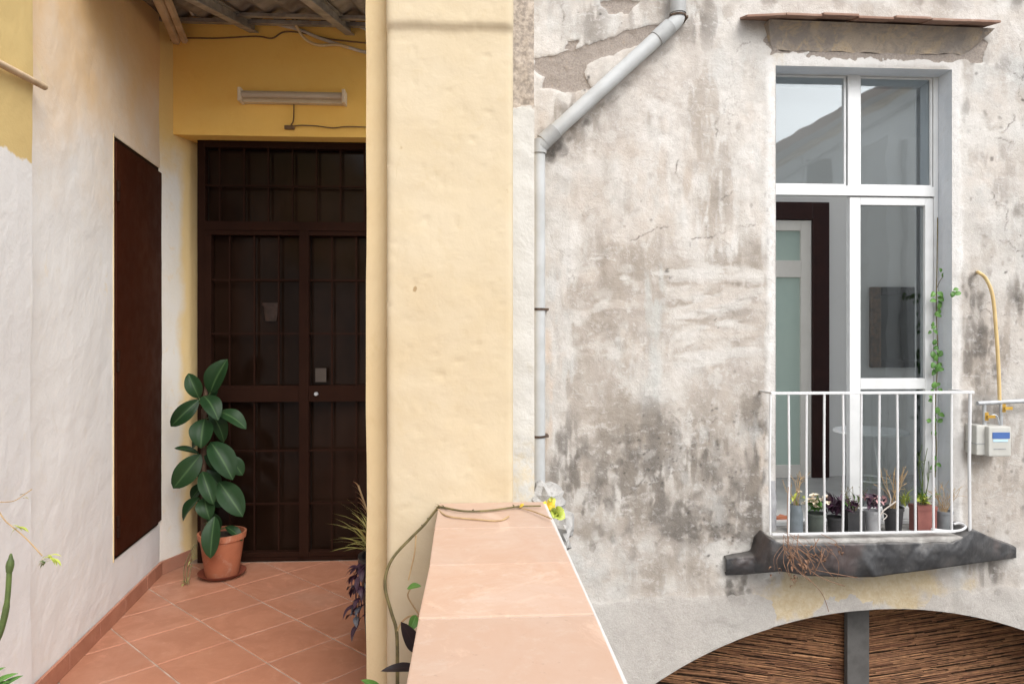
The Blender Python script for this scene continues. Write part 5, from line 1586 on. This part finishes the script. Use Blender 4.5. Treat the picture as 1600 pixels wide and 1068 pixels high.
# ---- vine on the window frame
vY = GY - .03
vine = empty('window_vine', at(1464, 740, vY), 'thin green vine hanging down the right side of the white window', 'vine')
mb = MB(); mb.tube(smooth_path([at(1465, 340, vY), at(1464, 420, vY), at(1463, 480, vY), at(1465, 560, vY), at(1461, 640, vY), at(1463, 700, vY), at(1461, 745, vY)], 5), .004, 6)
mb.tube(smooth_path([at(1464, 450, vY), at(1468, 440, vY - .03), at(1474, 431, vY - .06)], 4), .0025, 5); mb.build('stem', M['stem_olive'], vine)
for (px, py, n) in ((1474, 432, 4), (1462, 462, 5), (1463, 487, 4), (1458, 514, 4), (1461, 542, 5), (1462, 564, 6), (1461, 580, 4), (1461, 605, 5), (1457, 628, 2), (1464, 640, 2), (1455, 660, 2), (1463, 660, 2), (1460, 680, 1), (1457, 723, 2), (1463, 720, 2), (1490, 460, 4)):
    for k in range(n):
        b0 = at(px + random.uniform(-4, 4), py + random.uniform(-7, 7), vY - random.uniform(0, .05) - (.2 if px > 1480 else 0))
        a = random.uniform(0, 6.28); L = random.uniform(.036, .06)
        mb = MB(); leaf_into(mb, b0, b0 + Vector((math.cos(a) * L, -.01, math.sin(a) * L)), L * .75, (random.uniform(-.5, .5), -1, .5), .25, .2, 5, 1.4, random.random())
        mb.build('leaf', M['green'], vine)

# ---- balcony pots
BY = 5.03
def bp(px): return at(px, 800, BY).x
def bz(py): return at(1350, py, BY).z
GRP = None
def bpot(px, hw, top, mat, label, name='flower_pot', shape='round', Y=BY):
    h = bz(top) - ZB
    return pot_thing(name, (bp(px), Y, ZB + .001), hw / 216.0, h, M[mat], label, 'potted plant', None, shape), Vector((bp(px), Y, ZB + h))
def sprigs(o, c_, n, L, w, mat, spread=.05, el=(.1, 1.4), nm='leaf', pointy=1.4, stuff=True):
    mb = MB()
    for k in range(n):
        b0 = c_ + Vector((random.uniform(-spread, spread), random.uniform(-spread, spread) * .7, random.uniform(-.01, .05)))
        rnd_leaf(mb, b0, L * random.uniform(.7, 1.3), w, random.uniform(0, 6.28), random.uniform(*el), .2, .3, pointy, 5)
    x = mb.build(nm, M[mat], o, smooth='all')
    if stuff: x['kind'] = 'stuff'
def twigs(o, c_, n, H, mat, r=.002, sp=.12, nm='twigs'):
    mb = MB()
    for k in range(n):
        e = c_ + Vector((random.uniform(-sp, sp), random.uniform(-.05, .05), H * random.uniform(.5, 1.2)))
        m_ = (c_ + e) / 2 + Vector((random.uniform(-.03, .03), 0, random.uniform(0, .04)))
        pth = smooth_path([c_ + Vector((random.uniform(-.03, .03), 0, -.02)), m_, e], 4)
        mb.tube(pth, r, 5, 0, False)
        q = pth[5]; mb.tube([q, q + Vector((random.uniform(-.06, .06), random.uniform(-.03, .03), random.uniform(.0, .07)))], r * .7, 4, 0, False)
    x = mb.build(nm, M[mat], o); x['kind'] = 'stuff'
o, c_ = bpot(1213, 8, 752, 'pot_white', 'bluish white tub at the left end of the balcony', 'tub', 'jar', 5.12)
o['category'] = 'tub'
o, c_ = bpot(1243, 11, 786, 'pot_blue', 'grey blue jar with dry stems, left of the cream flowers', 'plant_jar', 'jar'); twigs(o, c_, 9, .22, 'stem_tan'); sprigs(o, c_, 8, .05, .02, 'ygreen', .04)
o, c_ = bpot(1275, 15, 800, 'pot_green', 'dull green bucket holding cream flowers on the balcony'); sprigs(o, c_ + Vector((0, 0, .02)), 22, .08, .035, 'green', .05)
mb = MB()
for k in range(15):
    f_ = c_ + Vector((random.uniform(-.13, .07), random.uniform(-.06, .03), random.uniform(.04, .16)))
    for q in range(6):
        rnd_leaf(mb, f_, .032, .026, q * 1.05 + random.uniform(-.2, .2), random.uniform(.0, .8), .3, .2, 1, 4)
tag(mb.build('petals', M['petal'], o, smooth='all'), kind='stuff')
o, c_ = bpot(1305, 13, 806, 'pot_black', 'black pot with a purple leaved plant, right of the cream flowers'); sprigs(o, c_ + Vector((0, 0, .02)), 60, .12, .03, 'purple', .05, (.1, 1.4))
o, c_ = bpot(1333, 14, 797, 'pot_black', 'square black pot with sparse stems, fourth pot from the cream flowers side', 'flower_pot', 'square'); twigs(o, c_, 8, .16, 'stem_olive'); sprigs(o, c_, 26, .07, .024, 'purple', .06); sprigs(o, c_ + Vector((0, 0, .03)), 12, .05, .02, 'green', .06)
o['label'] = 'square black pot with sparse stems beside the white pot'
o, c_ = bpot(1364, 13, 797, 'pot_white', 'weathered white pot with pinkish purple foliage mid balcony'); sprigs(o, c_ + Vector((0, 0, .02)), 26, .085, .03, 'purple', .07); sprigs(o, c_ + Vector((-.02, -.02, .05)), 16, .05, .028, 'pink', .07)
o, c_ = bpot(1396, 15, 792, 'pot_black', 'black pot with dry twigs and yellow green blades, left of the rose pot'); twigs(o, c_, 14, .26, 'stem_tan', .002, .14); sprigs(o, c_ + Vector((.09, 0, 0)), 22, .11, .014, 'ygreen', .03, (.6, 1.4), 'blades', 2.2)
o, c_ = bpot(1442, 15.5, 790, 'pot_rose', 'rose terracotta pot with a yellow green seedling', 'flower_pot', 'square'); sprigs(o, c_ + Vector((0, 0, .01)), 18, .06, .03, 'ygreen', .04); sprigs(o, c_, 10, .10, .02, 'green', .06); twigs(o, c_, 5, .4, 'stem_green', .0025, .05)
o, c_ = bpot(1475, 13, 799, 'pot_grey', 'grey pot with wispy dead stems at the right end of the balcony'); twigs(o, c_, 26, .16, 'stem_tan', .0014, .14)
# soil litter strip
# bent white wire lying at the balcony's right end and dead white branch in front of the pots
mb = MB(); mb.tube(smooth_path([at(1455, 826, 4.93), at(1480, 829, 4.9), at(1500, 828, 4.89), at(1509, 822, 4.91), at(1500, 817, 4.95), at(1490, 818, 4.96)], 5), .009, 8)
tag(mb.build('bent_rod', M['white_iron'], smooth=True), 'bent white rod curling at the foot of the railing, right end', 'rod')
mb = MB()
tw = [at(1372, 815, 4.95), at(1378, 800, 4.94), at(1390, 790, 4.94), at(1404, 780, 4.95)]
mb.tube(smooth_path(tw, 5), .005, 6)
mb.tube(smooth_path([tw[1], at(1386, 805, 4.94), at(1380, 812, 4.93)], 4), .003, 5); mb.tube(smooth_path([tw[2], at(1392, 778, 4.95), at(1388, 765, 4.95)], 4), .003, 5)
tag(mb.build('dead_branch', simple('bleached branch', (.55, .5, .45), (.45, .4, .35), 20, .8), smooth=True), 'bleached dead branch sticking up in front of the white pot', 'branch')

# ---- dried creeper hanging over the tarpaulin
dc = empty('dried_creeper', at(1240, 850, 4.8), 'tangle of dried rust coloured creeper hanging over the black sheeting', 'creeper')
mb = MB(); m2 = MB()
for k in range(34):
    sx = random.uniform(1218, 1248) if k < 24 else random.uniform(1270, 1310)
    sy = random.uniform(832, 858)
    ex = sx + random.uniform(-18, 45); ey = sy + random.uniform(15, 60)
    yy = 4.785
    mb.tube(smooth_path([at(sx, sy, yy + .02), at((sx + ex) / 2 + random.uniform(-14, 14), (sy + ey) / 2, yy - .03), at(ex, ey, yy)], 4), random.uniform(.0012, .003), 4, 0, False)
    if k % 2 == 0:
        for q in range(3): rnd_leaf(m2, at(ex + random.uniform(-8, 8), ey + random.uniform(-8, 8), yy - .01), .035, .016, random.uniform(0, 6.3), random.uniform(-1.2, .2), .5, .6, 1.5, 4)
for pth in ([(1235, 880), (1265, 905), (1285, 928), (1295, 955)], [(1250, 885), (1300, 895), (1340, 902)], [(1240, 870), (1280, 900), (1320, 915)], [(1232, 760), (1230, 800), (1231, 860)]):
    mb.tube(smooth_path([at(a, b, 4.775 if i else 4.8) for i, (a, b) in enumerate(pth)], 5), .0025, 5, 0, False)
tag(mb.build('stems', M['stem_rust'], dc), kind='stuff'); tag(m2.build('dry_leaves', M['stem_rust'], dc), kind='stuff')

# ================================================================== LAMP AND CABLES ON THE LINTEL
ly_ = LY - .012
lf = empty('tube_lamp', at(455, 150, LY), 'unlit fluorescent tube lamp on the yellow wall above the grille door', 'lamp')
a, b = at(373, 158, ly_ - .05), at(540, 143, ly_ - .05)
mb = MB(); mb.box(a.x + .02, b.x - .02, ly_ - .035, ly_ + .01, a.z, b.z); mb.build('housing', M['lamp_body'], lf, bevel=.006)
zc2 = (a.z + b.z) / 2 + .004
mb = MB(); mb.tube([(a.x + .021, ly_ - .055, zc2), (b.x - .021, ly_ - .055, zc2)], .02, 16); mb.build('tube', M['lamp_tube'], lf, smooth=True)
for x in (a.x, b.x - .02):
    mb = MB(); mb.box(x, x + .02, ly_ - .08, ly_ + .01, a.z - .004, b.z + .006); mb.build('end_cap', M['lamp_cap'], lf, bevel=.004)
def cable(name, pts, r, mat, label, Y=LY - .018):
    mb = MB(); mb.tube(smooth_path([at(x, y_, Y if len(q) == 0 else q[0]) for x, y_, *q in pts], 6), r, 8)
    return tag(mb.build(name, mat, smooth=True), label, 'cable')
o = cable('lamp_cable', [(459, 160), (459, 178), (458, 190), (455, 197), (470, 196), (495, 197), (520, 200), (545, 198), (600, 200)], .004, M['cable_dark'], 'thin cable dropping from the tube lamp and running right along the lintel')
p = at(452, 199, LY - .02)
mb = MB(); mb.box(p.x - .03, p.x + .03, LY - .028, LY - .002, p.z - .012, p.z + .012); mb.build('clip_box', M['cable_dark'], o, bevel=.004)
cable('wall_cable', [(258, 115), (256, 92), (262, 66), (290, 60), (340, 60), (400, 57), (425, 60), (445, 50), (480, 53), (520, 62), (600, 70)], .005, M['cable_dark'], 'thin brown cable running along the top of the yellow wall')
cable('grey_cable', [(286, -20, 4.3), (298, 18, 4.4), (312, 25, 4.5), (370, 31), (420, 36), (465, 46), (500, 60), (540, 73), (580, 84), (640, 95)], .010, M['cable_grey'], 'thick grey cable sagging across the top of the yellow wall')
cable('upper_cable', [(470, 24, 4.45), (500, 29, 4.46), (530, 32, 4.48), (552, 38, 4.5), (600, 60, 4.5)], .007, M['cable_grey'], 'short grey cable under the roof near the pier')
o = cable('beige_cable', [(460, 26, 4.47), (463, 40, 4.48), (472, 56, 4.5), (484, 66, 4.51), (500, 71, 4.52), (525, 70, 4.53), (545, 74, 4.53)], .009, M['cable_beige'], 'beige cable looping down from a black plug under the roof')
p = at(460, 25, 4.46)
mb = MB(); mb.tube([p + Vector((0, 0, -.02)), p + Vector((0, 0, .03))], .02, 12); mb.build('plug', M['black'], o)

# ================================================================== COURTYARD BEHIND THE VIEWER (seen in the window glass)
ob = empty('opposite_house', (11, -8, CZ), 'grey gabled house across the courtyard, mirrored in the window', 'house')
gy = -7.0
pf_ = [(4.0, CZ), (19.0, CZ), (19.0, 5.75), (12.8, 9.05), (4.0, 3.95)]
M['gable'] = plaster('grey gable render', (0.58, 0.59, 0.59), (0.68, 0.685, 0.68), (0.40, 0.405, 0.41), 0.6, 0.2)
mb = MB(); mb.prism(pf_, gy - 6, gy, 'y'); mb.build('wall', M['gable'], ob)
mb = MB(); mb.prism([(10.2, CZ), (14.5, CZ), (14.5, 6.1), (10.2, 6.35)], gy + .02, gy + .9, 'y'); mb.build('wing', M['far_wall'], ob)
mb = MB(); mb.tube([(10.6, gy + .98, CZ), (10.6, gy + .98, 6.2)], .06, 10); mb.build('downpipe', M['pvc'], ob)
for k_, (off, th_) in enumerate(((.30, .10), (.75, .06))):
    mb = MB(); A_, B_ = Vector((4.1, gy + .06, 3.95 - off)), Vector((12.6, gy + .06, 8.93 - off)); mb.tube([A_, B_], th_, 6); mb.build('eaves_board', M['pvc'] if k_ else M['timber'], ob)
for z_ in (3.3, 4.75):
    mb = MB(); mb.box(4.0, 10.19, gy + .001, gy + .14, z_, z_ + .16); mb.build('string_course', M['far_wall'], ob)
for x_, z_ in ((5.6, 3.6), (8.1, 3.6), (8.9, 5.1), (11.6, 3.9)):
    mb = MB(); mb.box(x_ - .38, x_ + .38, gy + (.92 if x_ > 10.2 else .02), gy + (.97 if x_ > 10.2 else .07), z_, z_ + .95); w_ = mb.build('window', M['white_frame'], ob)
    mb = MB(); mb.box(x_ - .3, x_ + .3, gy + (.971 if x_ > 10.2 else .071), gy + (.976 if x_ > 10.2 else .076), z_ + .08, z_ + .87); mb.build('glass', M['dark_glass'], w_)
for (xa, za, xb, zb) in ((3.4, 3.55, 12.8, 9.0), (12.8, 9.0, 19.6, 5.4)):
    mb = MB(); d_ = Vector((xb - xa, 0, zb - za)).normalized(); n_ = Vector((-d_.z, 0, d_.x))
    A_, B_ = Vector((xa, 0, za)), Vector((xb, 0, zb))
    q = [A_, B_, B_ + n_ * .22, A_ + n_ * .22]
    mb._n([(p.x, gy + .45, p.z) for p in q] + [(p.x, gy - 6.3, p.z) for p in q], [(0, 1, 2, 3), (7, 6, 5, 4), (0, 4, 5, 1), (1, 5, 6, 2), (2, 6, 7, 3), (3, 7, 4, 0)])
    mb.build('roof', M['roof_tile'], ob)
for x in (6.2, 9.2, 12.2, 15.2):
    mb = MB(); mb.box(x - .62, x + .62, gy, gy + .05, .4, 2.6); w_ = mb.build('window', M['white_frame'], ob)
    mb = MB(); mb.box(x - .52, x - .03, gy + .051, gy + .056, .5, 2.5); mb.box(x + .03, x + .52, gy + .051, gy + .056, .5, 2.5); mb.build('glass', M['dark_glass'], w_)
